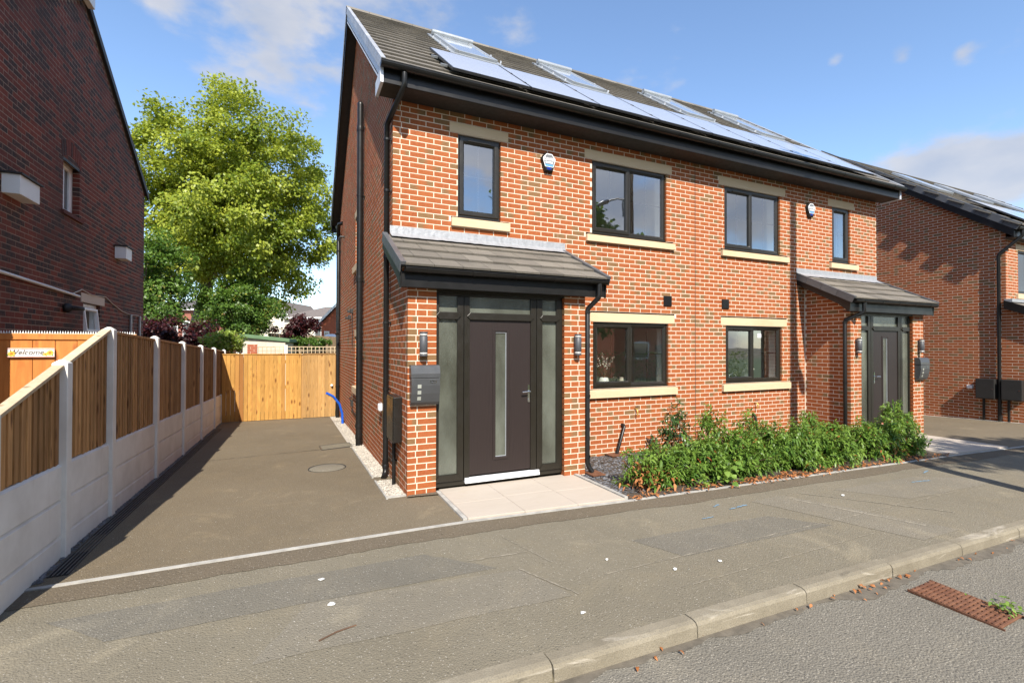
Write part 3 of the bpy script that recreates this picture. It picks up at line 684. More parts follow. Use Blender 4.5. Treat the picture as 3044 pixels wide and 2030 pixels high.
# windows
def window(x0, x1, z0, z1, op, ln, sl_, yw=PY, parent=house, handle=False, bars=True):
    yf = yw + .035
    fr = MB().ring(x0 + .004, x1 - .004, z0 + .004, z1 - .004, .058, yf, yf + .07, .012)
    fr.box(x0 + .004, x1 - .004, yf - .012, yf + .03, z0 - .002, z0 + .026)
    if op == 'two':
        xm = x0 + (x1 - x0) * .487; fr.box(xm - .03, xm + .03, yf + .004, yf + .06, z0 + .055, z1 - .055)
    wo = fr.build('window', 'frame_brown', parent, bevel=.003)
    def glaze(a, b, c, d, y, nx=2):
        MB().add([(a, y, c), (b, y, c), (b, y, d), (a, y, d)], [(0, 1, 2, 3)]).build('pane', 'glass', wo)
        if bars:
            g = MB(); xm_ = (a + b) / 2; zm = (c + d) / 2 + .02
            g.box(xm_ - .008, xm_ + .008, y + .006, y + .014, c, d); g.box(a, xm_ - .009, y + .006, y + .014, zm - .008, zm + .008); g.box(xm_ + .009, b, y + .006, y + .014, zm - .008, zm + .008)
            g.build('glazing_bar', 'frame_brown' if yw else 'flashing', wo)
    if op == 'two':
        s = MB().ring(x0 + .030, xm + .012, z0 + .040, z1 - .030, .072, yf - .018, yf + .05, .018); s.build('sash', 'frame_brown', wo, bevel=.002)
        MB().ring(xm + .028, x1 - .056, z0 + .056, z1 - .056, .026, yf + .012, yf + .05, .014).build('glazing_bead', 'frame_brown', wo)
        glaze(x0 + .100, xm - .058, z0 + .110, z1 - .100, yf + .025); glaze(xm + .052, x1 - .080, z0 + .080, z1 - .080, yf + .032)
        MB().box(x0 + .22, xm - .16, yf - .034, yf - .017, z1 - .082, z1 - .060).build('trickle_vent', 'frame_brown', wo, bevel=.004)
        h = MB(); h.box(xm - .052, xm - .036, yf + .06, yf + .075, (z0 + z1) / 2 - .10, (z0 + z1) / 2 + .02); h.build('inside_handle', 'white_plastic', wo)
    else:
        s = MB().ring(x0 + .030, x1 - .030, z0 + .040, z1 - .030, .072, yf - .018, yf + .05, .018); s.build('sash', 'frame_brown', wo, bevel=.002)
        glaze(x0 + .10, x1 - .10, z0 + .11, z1 - .10, yf + .025)
        MB().box(x0 + .16, x1 - .16, yf - .034, yf - .017, z1 - .082, z1 - .060).build('trickle_vent', 'frame_brown', wo, bevel=.004)
    MB().box(ln[0], ln[1], yw - .004, yw + .10, ln[2], ln[3]).build('lintel', 'sandstone', wo, bevel=.003)
    s = MB(); yo = yw - .055
    s.add([(sl_[0], yw + .1, sl_[2]), (sl_[1], yw + .1, sl_[2]), (sl_[1], yo, sl_[2]), (sl_[0], yo, sl_[2]), (sl_[0], yw + .1, sl_[3]), (sl_[1], yw + .1, sl_[3]), (sl_[1], yo, sl_[3] - .014), (sl_[0], yo, sl_[3] - .014)],
          [(0, 1, 2, 3), (7, 6, 5, 4), (3, 2, 6, 7), (2, 1, 5, 6), (0, 3, 7, 4), (1, 0, 4, 5)])
    s.build('sill', 'sandstone', wo, bevel=.003)
    # plastered reveal and sill board inside
    r = MB(); e = .01; yi = yw + .30; ya = yf + .072
    for P4 in ([(x0 + e, ya, z0), (x0 + e, yi, z0), (x0 + e, yi, z1), (x0 + e, ya, z1)], [(x1 - e, ya, z0), (x1 - e, ya, z1), (x1 - e, yi, z1), (x1 - e, yi, z0)], [(x0, ya, z1 - e), (x0, yi, z1 - e), (x1, yi, z1 - e), (x1, ya, z1 - e)]): r.add(P4, [(0, 1, 2, 3)])
    r.box(x0, x1, ya, yi + .05, z0 - .01, z0 + .022)
    r.build('inner_reveal', 'plaster', wo)
    return wo
wins = [window(*a) for a in WIN]
# rooms behind the windows
def room(x0, x1, z0, z1, holes, y0=PY + .30, y1=PY + 3.6):
    mb = MB(); us = sorted({x0, x1, *[h[0] for h in holes], *[h[1] for h in holes]}); zs = sorted({z0, z1, *[h[2] for h in holes], *[h[3] for h in holes]})
    for i in range(len(us) - 1):
        for j in range(len(zs) - 1):
            if any(h[0] < (us[i] + us[i + 1]) / 2 < h[1] and h[2] < (zs[j] + zs[j + 1]) / 2 < h[3] for h in holes): continue
            mb.add([(us[i], y0, zs[j]), (us[i + 1], y0, zs[j]), (us[i + 1], y0, zs[j + 1]), (us[i], y0, zs[j + 1])], [(3, 2, 1, 0)])
    mb.add([(x0, y0, z0), (x0, y1, z0), (x0, y1, z1), (x0, y0, z1)], [(0, 1, 2, 3)]); mb.add([(x1, y0, z0), (x1, y1, z0), (x1, y1, z1), (x1, y0, z1)], [(3, 2, 1, 0)])
    mb.add([(x0, y1, z0), (x1, y1, z0), (x1, y1, z1), (x0, y1, z1)], [(0, 1, 2, 3)]); mb.add([(x0, y0, z1), (x0, y1, z1), (x1, y1, z1), (x1, y0, z1)], [(0, 1, 2, 3)])
    o = mb.build('room', 'plaster', house)
    MB().add([(x0, y0, z0 + .01), (x1, y0, z0 + .01), (x1, y1, z0 + .01), (x0, y1, z0 + .01)], [(0, 1, 2, 3)]).build('floor', 'room_floor', o)
for grp, (a, b), (c, d) in [([0], (.3, 2.3), (2.65, 5.0)), ([1], (2.5, 5.3), (2.65, 5.0)), ([2], (5.6, 8.4), (2.65, 5.0)), ([3], (8.5, 10.6), (2.65, 5.0)), ([4], (2.5, 5.3), (.05, 2.45)), ([5], (5.6, 8.4), (.05, 2.45))]:
    room(a, b, c, d, [(WIN[i][0], WIN[i][1], WIN[i][2], WIN[i][3]) for i in grp])
# side windows in the gable
for y0, y1, z0, z1 in GW:
    a = MB().ring(-y1 + .004, -y0 - .004, z0 + .004, z1 - .004, .07, .05, .12, .014); a.xform(wall_matrix((0, 0, 0), (-1, 0, 0))); wo = a.build('side_window', 'frame_brown', house)
    MB().add([(-y1 + .07, .09, z0 + .07), (-y0 - .07, .09, z0 + .07), (-y0 - .07, .09, z1 - .07), (-y1 + .07, .09, z1 - .07)], [(0, 1, 2, 3)]).xform(wall_matrix((0, 0, 0), (-1, 0, 0))).build('pane', 'obscure_glass', wo)
    MB().box(-.004, .1, y0 - .12, y1 + .12, z1 + .002, z1 + .148).build('lintel', 'sandstone', wo, bevel=.003)
    MB().box(-.055, .1, y0 - .12, y1 + .12, z0 - .148, z0 - .01).build('sill', 'sandstone', wo, bevel=.003)

# ------------------------------------------------------------------ roof of the pair
SV = Vector((0, math.cos(ANG), math.sin(ANG))); NV = Vector((0, -math.sin(ANG), math.cos(ANG))); XV = Vector((1, 0, 0))
RX0, RX1 = -.235, HX1 + .235
TW, GA = .330, .345
def tile_geom(w, g=GA, t=.024):
    h = w / 2 - .003
    V = [(-h, 0, .010), (h, 0, .010), (h, 0, .010 + t), (-h, 0, .010 + t), (-h, g + .06, -.022), (h, g + .06, -.022), (h, g + .06, .002), (-h, g + .06, .002)]
    return V
roof = MB()
E0 = Vector((0, EAY, EAZ)) - NV * .03; RG = Vector((0, RIDY, RIDZ)) - NV * .03
roof.add([(RX0 + .02, E0.y, E0.z), (RX1 - .02, E0.y, E0.z), (RX1 - .02, RIDY, RIDZ - .04), (RX0 + .02, RIDY, RIDZ - .04)], [(0, 1, 2, 3)])
roof.add([(RX0, RIDY, RIDZ), (RX1, RIDY, RIDZ), (RX1, 2 * RIDY - EAY, EAZ), (RX0, 2 * RIDY - EAY, EAZ)], [(0, 1, 2, 3)])
roofo = roof.build('roof', 'roof_tile', house)
TI = Pieces('roof_tile', 'roof_tiling', 'roof_tile', tile_geom(TW), BF)
TH = Pieces('half_tile', 'half_tiling', 'roof_tile', tile_geom(TW / 2), BF, 4)
def tile_slope(parent, x0, x1, org, S, N, L, right=XV, skip=None):
    rows = int(L / GA) + 1; n = int(round((x1 - x0) / TW)); tw = (x1 - x0) / n; sx = tw / TW
    for r_ in range(rows):
        s = r_ * GA; odd = r_ % 2
        if s > L - .05: break
        X = right * sx
        if odd:
            for e in (x0 + tw / 4, x1 - tw / 4): TH.add(parent, basis(org + right * e + S * s, X, S, N), N)
        for i in range(n - odd):
            cx = x0 + tw * (i + .5 + odd * .5)
            if skip and skip(cx, s): continue
            TI.add(parent, basis(org + right * cx + S * s, X, S, N), N)
LS = (Vector((0, RIDY, RIDZ)) - Vector((0, EAY, EAZ))).length
SK = [(1.37, 2.19), (3.80, 4.62), (6.80, 7.64), (9.22, 10.06)]
sk_s = ((2.72 - EAY) / math.cos(ANG), (4.28 - EAY) / math.cos(ANG))
tile_slope(roofo, RX0 + .05, RX1 - .05, Vector((0, EAY, EAZ)), SV, NV, LS, skip=lambda cx, s: any(a + .1 < cx < b - .1 for a, b in SK) and sk_s[0] < s < sk_s[1] - .3)
# ridge tiles
for k in range(25):
    x0 = RX0 + k * (RX1 - RX0) / 25; x1 = RX0 + (k + 1) * (RX1 - RX0) / 25 - .006; mb = MB()
    pr_ = [(-.13, -.085), (-.085, -.015), (0, .03), (.085, -.015), (.13, -.085), (.115, -.10), (0, .0), (-.115, -.10)]
    mb.prism([(x0, RIDY + a, RIDZ + .03 + b) for a, b in pr_], (x1 - x0, 0, 0), random.random()); mb.build('ridge_tile', 'roof_tile', roofo)
# verge caps, barge boards
for side, xv in ((-1, RX0), (1, RX1)):
    for rear in (0, 1):
        for k in range(int(LS / GA) + 1):
            s = k * GA
            if s > LS - .1: break
            o = Vector((0, EAY, EAZ)) + SV * s; S, N = SV, NV
            if rear: o = Vector((0, 2 * RIDY - o.y, o.z)); S = Vector((0, -SV.y, SV.z)); N = Vector((0, -NV.y, NV.z))
            mb = MB(); a = Vector((xv, 0, 0)); r_ = random.random()
            dx = -side
            mb.obox(o + a + N * .006, Vector((dx * .062, 0, 0)), S * (GA + .02), N * .044, r_)
            mb.obox(o + a + N * -.085, Vector((dx * .012, 0, 0)), S * (GA - .006), N * .091, r_)
            mb.build('verge_cap', 'verge_sheen', roofo, bevel=.004)
for side, xv in ((-1, RX0 + .02), (1, RX1 - .02)):
    for rear in (0, 1):
        e = Vector((0, .60, EAZ + SLOPE * (.60 - EAY))); rg = Vector((0, RIDY, RIDZ)); b = e - Vector((0, 0, .09)); 
        pts = [Vector((xv, e.y, e.z - .06)), Vector((xv, rg.y, rg.z - .06)), Vector((xv, rg.y, rg.z - .30)), Vector((xv, e.y + .10, e.z - .22)), Vector((xv, e.y + .02, 5.075)), Vector((xv, e.y, 5.075))]
        if rear: pts = [Vector((p.x, 2 * RIDY - p.y, p.z)) for p in pts]
        MB().prism(pts, (-side * .02, 0, 0)).build('barge_board', 'barge_board' if not rear else 'black_plastic', roofo)  # front boards carry the painted sky sheen, rear ones stay black
        q = [Vector((xv, PY - .2, zroof(PY - .2) - .24)), Vector((xv, RIDY, RIDZ - .24)), Vector((xv, RIDY, RIDZ - .26)), Vector((xv, PY - .2, zroof(PY - .2) - .26))]
        if rear: q = [Vector((p.x, 2 * RIDY - p.y, p.z)) for p in q]
        MB().prism(q, (-side * .23, 0, 0)).build('verge_soffit', 'black_matt', roofo)
# eaves: fascia, soffit, gutter
mb = MB(); mb.box(RX0 + .045, RX1 - .045, .625, .645, 5.088, 5.33); mb.build('fascia', 'black_plastic', roofo, bevel=.004)
MB().box(RX0 + .045, RX1 - .045, .646, PY - .004, 5.088, 5.10).build('soffit', 'black_matt', roofo)
for xv in (RX0 + .005, RX1 - .045): MB().box(xv, xv + .04, .605, PY + .02, 5.076, 5.262).build('box_end', 'barge_board', roofo, bevel=.003)
MB().box(RX0 + .045, RX1 - .045, 2 * RIDY - .645, 2 * RIDY - .625, 5.088, 5.33).build('fascia', 'black_plastic', roofo)
def gutter(parent, x0, x1, yc, zt, r=.058, mat='black_plastic', brackets=8):
    mb = MB(); n = 9; P = []
    for rr in (r, r - .004):
        row = [(yc + rr * math.cos(math.pi + math.pi * k / n), zt + rr * 1.05 * math.sin(math.pi + math.pi * k / n)) for k in range(n + 1)]
        P.append(row if rr == r else row[::-1])
    prof = P[0] + P[1]
    mb.prism([(x0, a, b) for a, b in prof], (x1 - x0, 0, 0))
    for xx in (x0 - .002, x1 - .001):
        mb.prism([(xx, yc + r * math.cos(math.pi + math.pi * k / n), zt + r * 1.05 * math.sin(math.pi + math.pi * k / n)) for k in range(n + 1)], (.003, 0, 0))
    mb.tube([(x0, yc - r + .002, zt), (x1, yc - r + .002, zt)], .006, 8)
    g = mb.build('gutter', mat, parent)
    for i in range(brackets):
        xb = x0 + (x1 - x0) * (i + .5) / brackets; b = MB(); R = r + .005
        row = [(yc + R * math.cos(math.pi + math.pi * k / n), zt + R * 1.05 * math.sin(math.pi + math.pi * k / n)) for k in range(n + 1)] + [(yc + r * math.cos(math.pi + math.pi * k / n), zt + r * 1.05 * math.sin(math.pi + math.pi * k / n)) for k in range(n, -1, -1)]
        b.prism([(xb - .018, a, c) for a, c in row], (.036, 0, 0)); b.build('gutter_bracket', mat, parent)
    return g
gutter(roofo, RX0 + .0, RX1 - .0, .545, 5.305, .064, brackets=13)
# solar panels just above the gutter
sp0 = (.70 - EAY) / math.cos(ANG); sp1 = (1.98 - EAY) / math.cos(ANG)
for k in range(8):
    x0 = .72 + k * 1.188; o = Vector((x0, EAY, EAZ)) + SV * sp0 + NV * .075
    p = MB().obox(o, XV * 1.168, SV * (sp1 - sp0), NV * .035).build('solar_panel', 'dark_metal', house, bevel=.003)
    MB().add([o + XV * a + SV * b + NV * .0375 for a, b in ((.012, .012), (1.156, .012), (1.156, sp1 - sp0 - .012), (.012, sp1 - sp0 - .012))], [(0, 1, 2, 3)]).build('glass_face', 'solar', p)
    for b in (.3, .95):
        if k < 7: MB().obox(o + XV * 1.158 + SV * (b - .03) + NV * .036, XV * .04, SV * .06, NV * .008).build('clamp', 'dark_metal', p)
        if k == 0: MB().obox(o - XV * .09 + SV * b - NV * .02, XV * .09, SV * .04, NV * .03).build('rail_end', 'flashing', p)
# roof windows
for a, b in SK:
    o = Vector((a, EAY, EAZ)) + SV * sk_s[0]; L = sk_s[1] - sk_s[0]; W = b - a; mb = MB()
    mb.obox(o - XV * .09 - SV * .15 + NV * .02, XV * (W + .18), SV * .17, NV * .022)
    for e in (-.09, W + .0): mb.obox(o + XV * e + NV * .02, XV * .09, SV * (L + .06), NV * .022)
    mb.obox(o - XV * .09 + SV * L + NV * .02, XV * (W + .18), SV * .12, NV * .03)
    ro = mb.build('roof_window', 'flashing', house)
    fr = MB()
    for e in (0, W - .07): fr.obox(o + XV * e + NV * .02, XV * .07, SV * L, NV * .075)
    fr.obox(o + XV * .07 + NV * .02, XV * (W - .14), SV * .07, NV * .07); fr.obox(o + XV * .07 + SV * (L - .07) + NV * .02, XV * (W - .14), SV * .07, NV * .07)
    fr.build('frame', 'flashing', ro, bevel=.006)
    MB().tube([o - XV * .03 + SV * (L - .02) + NV * .11, o + XV * (W + .03) + SV * (L - .02) + NV * .11], .055, 12).build('hood', 'flashing', ro)
    MB().add([o + XV * e + SV * s + NV * .082 for e, s in ((.07, .07), (W - .07, .07), (W - .07, L - .07), (.07, L - .07))], [(0, 1, 2, 3)]).build('pane', 'skylight', ro)
    for e, s in ((-.11, .1), (-.11, .75), (-.11, 1.4), (W + .10, .1), (W + .10, .75)): MB().obox(o + XV * e + SV * s + NV * .04, XV * .012, SV * .05, NV * .045).build('tile_clip', 'white_plastic', ro)

# ------------------------------------------------------------------ porches with their front doors
def porch(x0, x1, y0, mirror, pl, pr, gut_dp):
    """x0..x1 outside, y0 front face; pl/pr widths of the left and right brick piers"""
    PA = math.atan2(3.245 - 2.655, PY + .02 - (y0 - .22))
    po = mortar('porch', (0, y0, 0), (0, -1, 0), x0, x0 + pl, -.5, 2.56, [], 'mortar_new', house); mortar('pier', (0, y0, 0), (0, -1, 0), x1 - pr, x1, -.5, 2.56, [], 'mortar_new', po)
    MS.wall(po, (0, y0, 0), (0, -1, 0), brick_list(x0, x0 + pl, -.45, 2.55, (), x0, 1, {'lo': 0}))
    MS.wall(po, (0, y0, 0), (0, -1, 0), brick_list(x1 - pr, x1, -.45, 2.55, (), x1, 1, {'hi': 0}))
    zr = lambda y: 2.655 + math.tan(PA) * (y - (y0 - .22)) - .05
    for side, xw, N in ((0, x0, (-1, 0, 0)), (1, x1, (1, 0, 0))):
        M = wall_matrix((xw, 0, 0), N); sgn = -1 if side == 0 else 1
        lo, hi = sorted((sgn * y0, sgn * PY))
        MB().add([(xw - sgn * .0014, y0 + .0014, -.5), (xw - sgn * .0014, PY + .01, -.5), (xw - sgn * .0014, PY + .01, zr(PY)), (xw - sgn * .0014, y0 + .0014, zr(y0))], [(0, 1, 2, 3) if side else (3, 2, 1, 0)]).build('porch_side', 'mortar_new', po)
        def clip(z, s_=sgn):
            ymin = y0 if z < zr(y0) else (z - zr(y0)) / math.tan(PA) + y0
            a_, b_ = sorted((s_ * ymin, s_ * PY)); return a_, b_
        cn = {'hi': 1} if side == 0 else {'lo': 1}
        MS.wall(po, (xw, 0, 0), N, brick_list(lo, hi, -.45, 3.3, (), sgn * y0, 1, cn, clip))
    # roof
    vx0, vx1 = x0 - .135, x1 + .265
    if mirror: vx0, vx1 = x0 - .265, x1 + .135
    S = Vector((0, math.cos(PA), math.sin(PA))); N = Vector((0, -math.sin(PA), math.cos(PA))); og = Vector((0, y0 - .22, 2.645))
    L = (PY - (y0 - .22)) / math.cos(PA)
    deck = MB(); deck.obox(og + XV * (vx0 + .02) - N * .02 + S * .02, XV * (vx1 - vx0 - .04), S * (L - .02), N * .018); deck.build('porch_roof', 'black_matt', po)
    tile_slope(po, vx0 + .05, vx1 - .05, og, S, N, L - .08)
    for side, xv in ((1, vx0), (-1, vx1)):
        for k in range(4):
            o = og + S * (k * GA) + XV * xv; r_ = random.random(); mb = MB(); ln = min(GA, L - k * GA)
            mb.obox(o + N * .008 + S * .0, XV * side * .065, S * (ln + .01), N * .042, r_); mb.obox(o - N * .08, XV * side * .012, S * (ln - .006), N * .088, r_); mb.build('verge_cap', 'verge_dark', po, bevel=.004)
        b = MB().prism([og + XV * xv + XV * side * .014 + d for d in (S * .06 - N * .02, S * L - N * .02, S * L - N * .17, S * .22 - N * .20, Vector((0, .10, -.235)), Vector((0, .085, -.235)))], (side * .02, 0, 0)); b.build('porch_barge', 'black_plastic', po)
    MB().box(vx0 + .035, vx1 - .035, y0 - .135, y0 - .118, 2.42, 2.60).build('fascia', 'black_plastic', po, bevel=.003)
    MB().box(vx0 + .035, vx1 - .035, y0 - .117, y0 - .003, 2.425, 2.437).build('soffit', 'black_matt', po)
    MB().box(x0 + pl + .0, x1 - pr, y0 + .0, y0 + .12, 2.40, 2.56).build('head_board', 'frame_brown', po)
    gutter(po, vx0 + .06, vx1 - .035, y0 - .20, 2.628, .048, brackets=5)
    # lead flashing dressed over the top course
    fl = MB(); n = 40; V = []
    for i in range(n + 1):
        x = lerp(vx0 + .10 if not mirror else vx0, vx1 if not mirror else x1 + .02, i / n); j = random.uniform(-.006, .006)
        V += [(x, PY - .004, 3.375), (x, PY - .006, 3.285), (x, PY - .03, 3.268), *[tuple(og + XV * x + S * (L - e + j) + N * (.042 + abs(j)) ) for e in (.05, .15)]]
    fl.add(V, [(5 * i + k, 5 * i + 5 + k, 5 * i + 6 + k, 5 * i + 1 + k) for i in range(n) for k in range(4)]); fl.build('flashing', 'lead', po)
    # downpipe from the porch gutter
    dx, px_, py_ = gut_dp
    d = MB(); d.tube([(dx, y0 - .20, 2.60), (dx, y0 - .20, 2.44), (dx - .01, y0 - .195, 2.40), (px_ + .01, py_ - .0, 2.27), (px_, py_, 2.23), (px_, py_, .16), (px_ + .02, py_ - .02, .09), (px_ + .05, py_ - .05, .03)], .034, 12); dp = d.build('downpipe', 'black_plastic', po)
    for z in (2.20, 1.05, .22): MB().lathe([(.041, 0), (.041, .035)], (px_, py_, z), 14).build('pipe_clip', 'black_plastic', po)
    # door and side lights
    W = x1 - pr - x0 - pl; ks = W / 1.752; X = (lambda v: x0 + pl + (v - .338) * ks) if not mirror else (lambda v: x1 - pr - (v - .338) * ks)
    yf = y0 + .05
    def ring(mb, a, b, c, d, wd, f, bk, ch=.012): a, b = sorted((X(a), X(b))); mb.ring(a, b, c, d, wd, f, bk, ch)
    def bx(mb, a, b, y_, y2, c, d): a, b = sorted((X(a), X(b))); mb.box(a, b, y_, y2, c, d)
    f = MB(); bx(f, .34, 2.088, yf + .012, yf + .07, .045, .10); bx(f, .34, 2.088, yf + .012, yf + .07, 2.36, 2.42)
    for a, b in ((.34, .385), (.615, .694), (.702, .774), (1.612, 1.694), (1.702, 1.785), (1.997, 2.088)): bx(f, a, b, yf, yf + .07, .10, 2.36)
    do = f.build('front_door', 'frame_brown', house, bevel=.004)
    for a, b in ((.385, .615), (1.785, 1.997)):
        q = MB(); bx(q, a, b, yf, yf + .06, .10, .19); aa, bb = sorted((X(a), X(b)))
        q.add([(aa - .06, yf - .014, .112), (bb + .06, yf - .014, .112), (bb, yf - .014, .185), (aa, yf - .014, .185), (aa - .06, yf, .105), (bb + .06, yf, .105), (bb, yf, .192), (aa, yf, .192)], [(0, 1, 2, 3), (4, 5, 1, 0), (5, 6, 2, 1), (6, 7, 3, 2), (7, 4, 0, 3)])
        q.build('bottom_rail', 'frame_brown', do)
    for a, b in ((.385, .615), (.774, 1.612), (1.785, 1.997)):
        aa, bb = sorted((X(a), X(b))); q = MB(); e = .042
        q.prism([(aa - e, yf - .016, 2.118), (aa, yf - .016, 2.163), (bb, yf - .016, 2.163), (bb + e, yf - .016, 2.118), (bb, yf - .016, 2.075), (aa, yf - .016, 2.075)], (0, .05, 0)); q.build('transom', 'frame_brown', do, bevel=.004)
        P4 = lambda c, d: [(aa - .005, yf + .03, c), (bb + .005, yf + .03, c), (bb + .005, yf + .03, d), (aa - .005, yf + .03, d)]
        MB().add(P4(2.16, 2.36), [(0, 1, 2, 3)]).build('pane', 'obscure_glass', do)
        if a != .774: MB().add(P4(.188, 2.08), [(0, 1, 2, 3)]).build('pane', 'obscure_glass', do)
    lf = MB(); bx(lf, .776, 1.105, yf + .014, yf + .058, .150, 2.074); bx(lf, 1.285, 1.61, yf + .014, yf + .058, .150, 2.074); bx(lf, 1.105, 1.285, yf + .014, yf + .058, .150, .335); bx(lf, 1.105, 1.285, yf + .014, yf + .058, 1.94, 2.074)
    lf.build('door_leaf', 'door_brown', do)
    r_ = MB(); ring(r_, 1.083, 1.31, .310, 1.968, .040, yf + .003, yf + .03, .012); r_.build('glazing_frame', 'door_brown', do)
    r_ = MB(); ring(r_, 1.117, 1.272, .346, 1.925, .009, yf + .018, yf + .04, .004); r_.build('glazing_trim', 'flashing', do)
    aa, bb = sorted((X(1.12), X(1.27))); MB().add([(aa, yf + .034, .34), (bb, yf + .034, .34), (bb, yf + .034, 1.93), (aa, yf + .034, 1.93)], [(0, 1, 2, 3)]).build('pane', 'obscure_glass', do)
    th = MB(); aa, bb = sorted((X(.71), X(1.73))); th.box(aa, bb, yf - .035, yf + .03, .066, .098); th.box(aa, bb, yf - .02, yf + .03, .099, .128); th.build('threshold', 'white_plastic', do, bevel=.004)
    h = MB(); hx = X(1.585); h.box(hx - .014, hx + .014, yf + .002, yf + .014, 1.02, 1.245); s_ = 1 if mirror else -1
    h.tube([(hx, yf + .005, 1.16), (hx, yf - .045, 1.16)], .010, 10); h.tube([(hx, yf - .045, 1.16), (hx + s_ * .03, yf - .05, 1.161), (hx + s_ * .115, yf - .048, 1.158)], .009, 10); h.tube([(hx, yf - .006, 1.055), (hx, yf + .003, 1.055)], .010, 10)
    h.build('handle', 'chrome', do)
    return po
porchL = porch(0., 2.415, 0., False, .338, .325, (2.515, 2.455, -.0))
porchR = porch(8.43, 10.93, .08, True, .335, .39, (8.52, 8.385, .16))
MS.build(300)
TI.build(240); TH.build(30)
# door of the other half: corner bead where porch meets wall
MB().box(8.43 - .014, 8.43 - .001, PY - .012, PY + .001, -.2, 2.95).build('corner_seal', 'mortar_new', porchR)

# pipes on the gable
def pipe(name, pts, r, mat='black_plastic', parent=house, n=14): return MB().tube(pts, r, n).build(name, mat, parent)
def clip(parent, x, y, z, r, wall=0.):
    b = MB(); b.lathe([(r + .007, 0), (r + .007, .03)], (x, y, z), 14); b.box(x, wall, y - .008, y + .008, z + .006, z + .024); b.box(wall - .008, wall, y - .035, y + .035, z, z + .03); return b.build('pipe_clip', 'black_plastic', parent)
fd = pipe('downpipe', [(.06, .555, 5.23), (.06, .555, 5.09), (.05, .575, 5.04), (-.052, 1.07, 4.80), (-.062, 1.11, 4.76), (-.062, 1.11, .12), (-.065, 1.10, .05), (-.085, 1.06, .0), (-.10, 1.03, -.01)], .036)
for z in (4.55, 3.85, 2.95, 2.05, 1.15): clip(fd, -.062, 1.11, z, .036)
MB().lathe([(.044, 0), (.044, .05), (.04, .055), (.044, .06), (.044, .11)], (-.062, 1.11, .10), 14).build('pipe_socket', 'black_plastic', fd)
sp = pipe('soil_pipe', [(-.085, 3.92, -.14), (-.085, 3.92, 6.27)], .057, n=18)
for z in (5.85, 4.55, 2.95, 1.5): clip(sp, -.085, 3.92, z, .057)
for z in (.02, .22, 2.98, 5.78): MB().lathe([(.064, 0), (.066, .02), (.066, .06), (.064, .08)], (-.085, 3.92, z), 18).build('pipe_socket', 'black_plastic', sp)
MB().lathe([(.057, 0), (.058, .03), (.045, .06), (.0, .075)], (-.085, 3.92, 6.27), 18).build('pipe_cowl', 'black_plastic', sp)
rp = pipe('rear_downpipe', [(-.07, 9.02, -.3), (-.07, 9.02, 5.02), (-.075, 9.03, 5.06), (-.09, 9.3, 5.15)], .05)
for z in (4.4, 2.2, 1.7, .6): clip(rp, -.07, 9.02, z, .05)
MB().tube([(-.07, 9.02, 4.75), (-.09, 8.75, 5.02), (-.09, 8.6, 5.08), (0, 8.5, 5.1)], .05, 12).build('pipe_branch', 'black_plastic', rp)
pipe('overflow_pipe', [(0, 8.0, 4.62), (-.10, 8.0, 4.62), (-.13, 8.0, 4.58), (-.13, 8.0, 4.50)], .028)
MB().tube([(-.06, 8.7, 2.10), (-.16, 8.65, 2.08)], .03, 10).build('outlet_pipe', 'black_plastic', house)
ot = MB(); ot.box(-.05, 0, 5.72, 5.82, .42, .55); ot.tube([(-.05, 5.77, .55), (-.07, 5.77, .60), (-.02, 5.77, .62)], .014, 8); ot.build('outside_tap', 'black_matt', house)
MB().tube([(-.02, 5.75, .42), (-.02, 5.6, .34), (-.02, 4.7, .30)], .010, 8).build('tap_pipe', 'black_matt', house)
for nm, y, z in (('security_light', 5.85, 2.52), ('junction_box', 6.3, 2.40)):
    b = MB(); b.box(-.06, 0, y - .05, y + .05, z - .04, z + .06); b.box(-.12, -.061, y - .035, y + .035, z - .03, z + .02); b.build(nm, 'black_matt', house, bevel=.006)
MB().tube([(-.012, 5.85, 2.48), (-.012, 5.85, 1.75)], .007, 6).build('cable', 'black_matt', house)

# meter boxes, socket, vents, alarm boxes, lamps and letter boxes
b = MB(); b.box(-.105, -.002, .30, .76, .575, 1.13); gm = b.build('gas_meter_box', 'meter_brown', None, bevel=.008)
tag(gm, 'shiny dark brown meter box on the side wall next to the front downpipe', 'meter box')
MB().box(-.111, -.106, .325, .735, .60, 1.105).build('lid', 'meter_brown', gm, bevel=.004)
MB().tube([(-.04, .62, .575), (-.04, .62, -.02)], .024, 10).build('gas_pipe', 'black_plastic', gm)
MB().tube([(-.075, .62, .30), (0, .62, .30)], .012, 8).build('pipe_stop', 'black_plastic', gm)
b = MB(); b.box(-.03, -.002, 1.20, 1.60, .52, 1.08); em = b.build('electric_meter_box', 'meter_brown', None, bevel=.006); tag(em, 'flat brown meter cupboard on the side wall behind the black downpipe', 'meter box')
MB().box(-.036, -.031, 1.22, 1.58, .54, 1.06).build('lid', 'meter_brown', em, bevel=.003)
b = MB().box(-.06, -.002, 1.68, 1.80, .80, .90).build('socket_box', 'white_plastic', None, bevel=.006); tag(b, 'small white socket box on the side wall beside the brown meter cupboard', 'socket')
MB().box(-.066, -.061, 1.69, 1.79, .81, .89).build('cover', 'white_plastic', b)
for x in (4.752, 6.148):
    v_ = MB().box(x - .088, x + .088, PY - .022, PY - .002, 2.462, 2.64).build('air_vent', 'black_plastic', house, bevel=.006)
    for k in range(7): MB().obox((x - .07, PY - .026, 2.482 + k * .02), (.14, 0, 0), (0, .004, .0), (0, .0, .011)).build('louvre', 'black_plastic', v_)

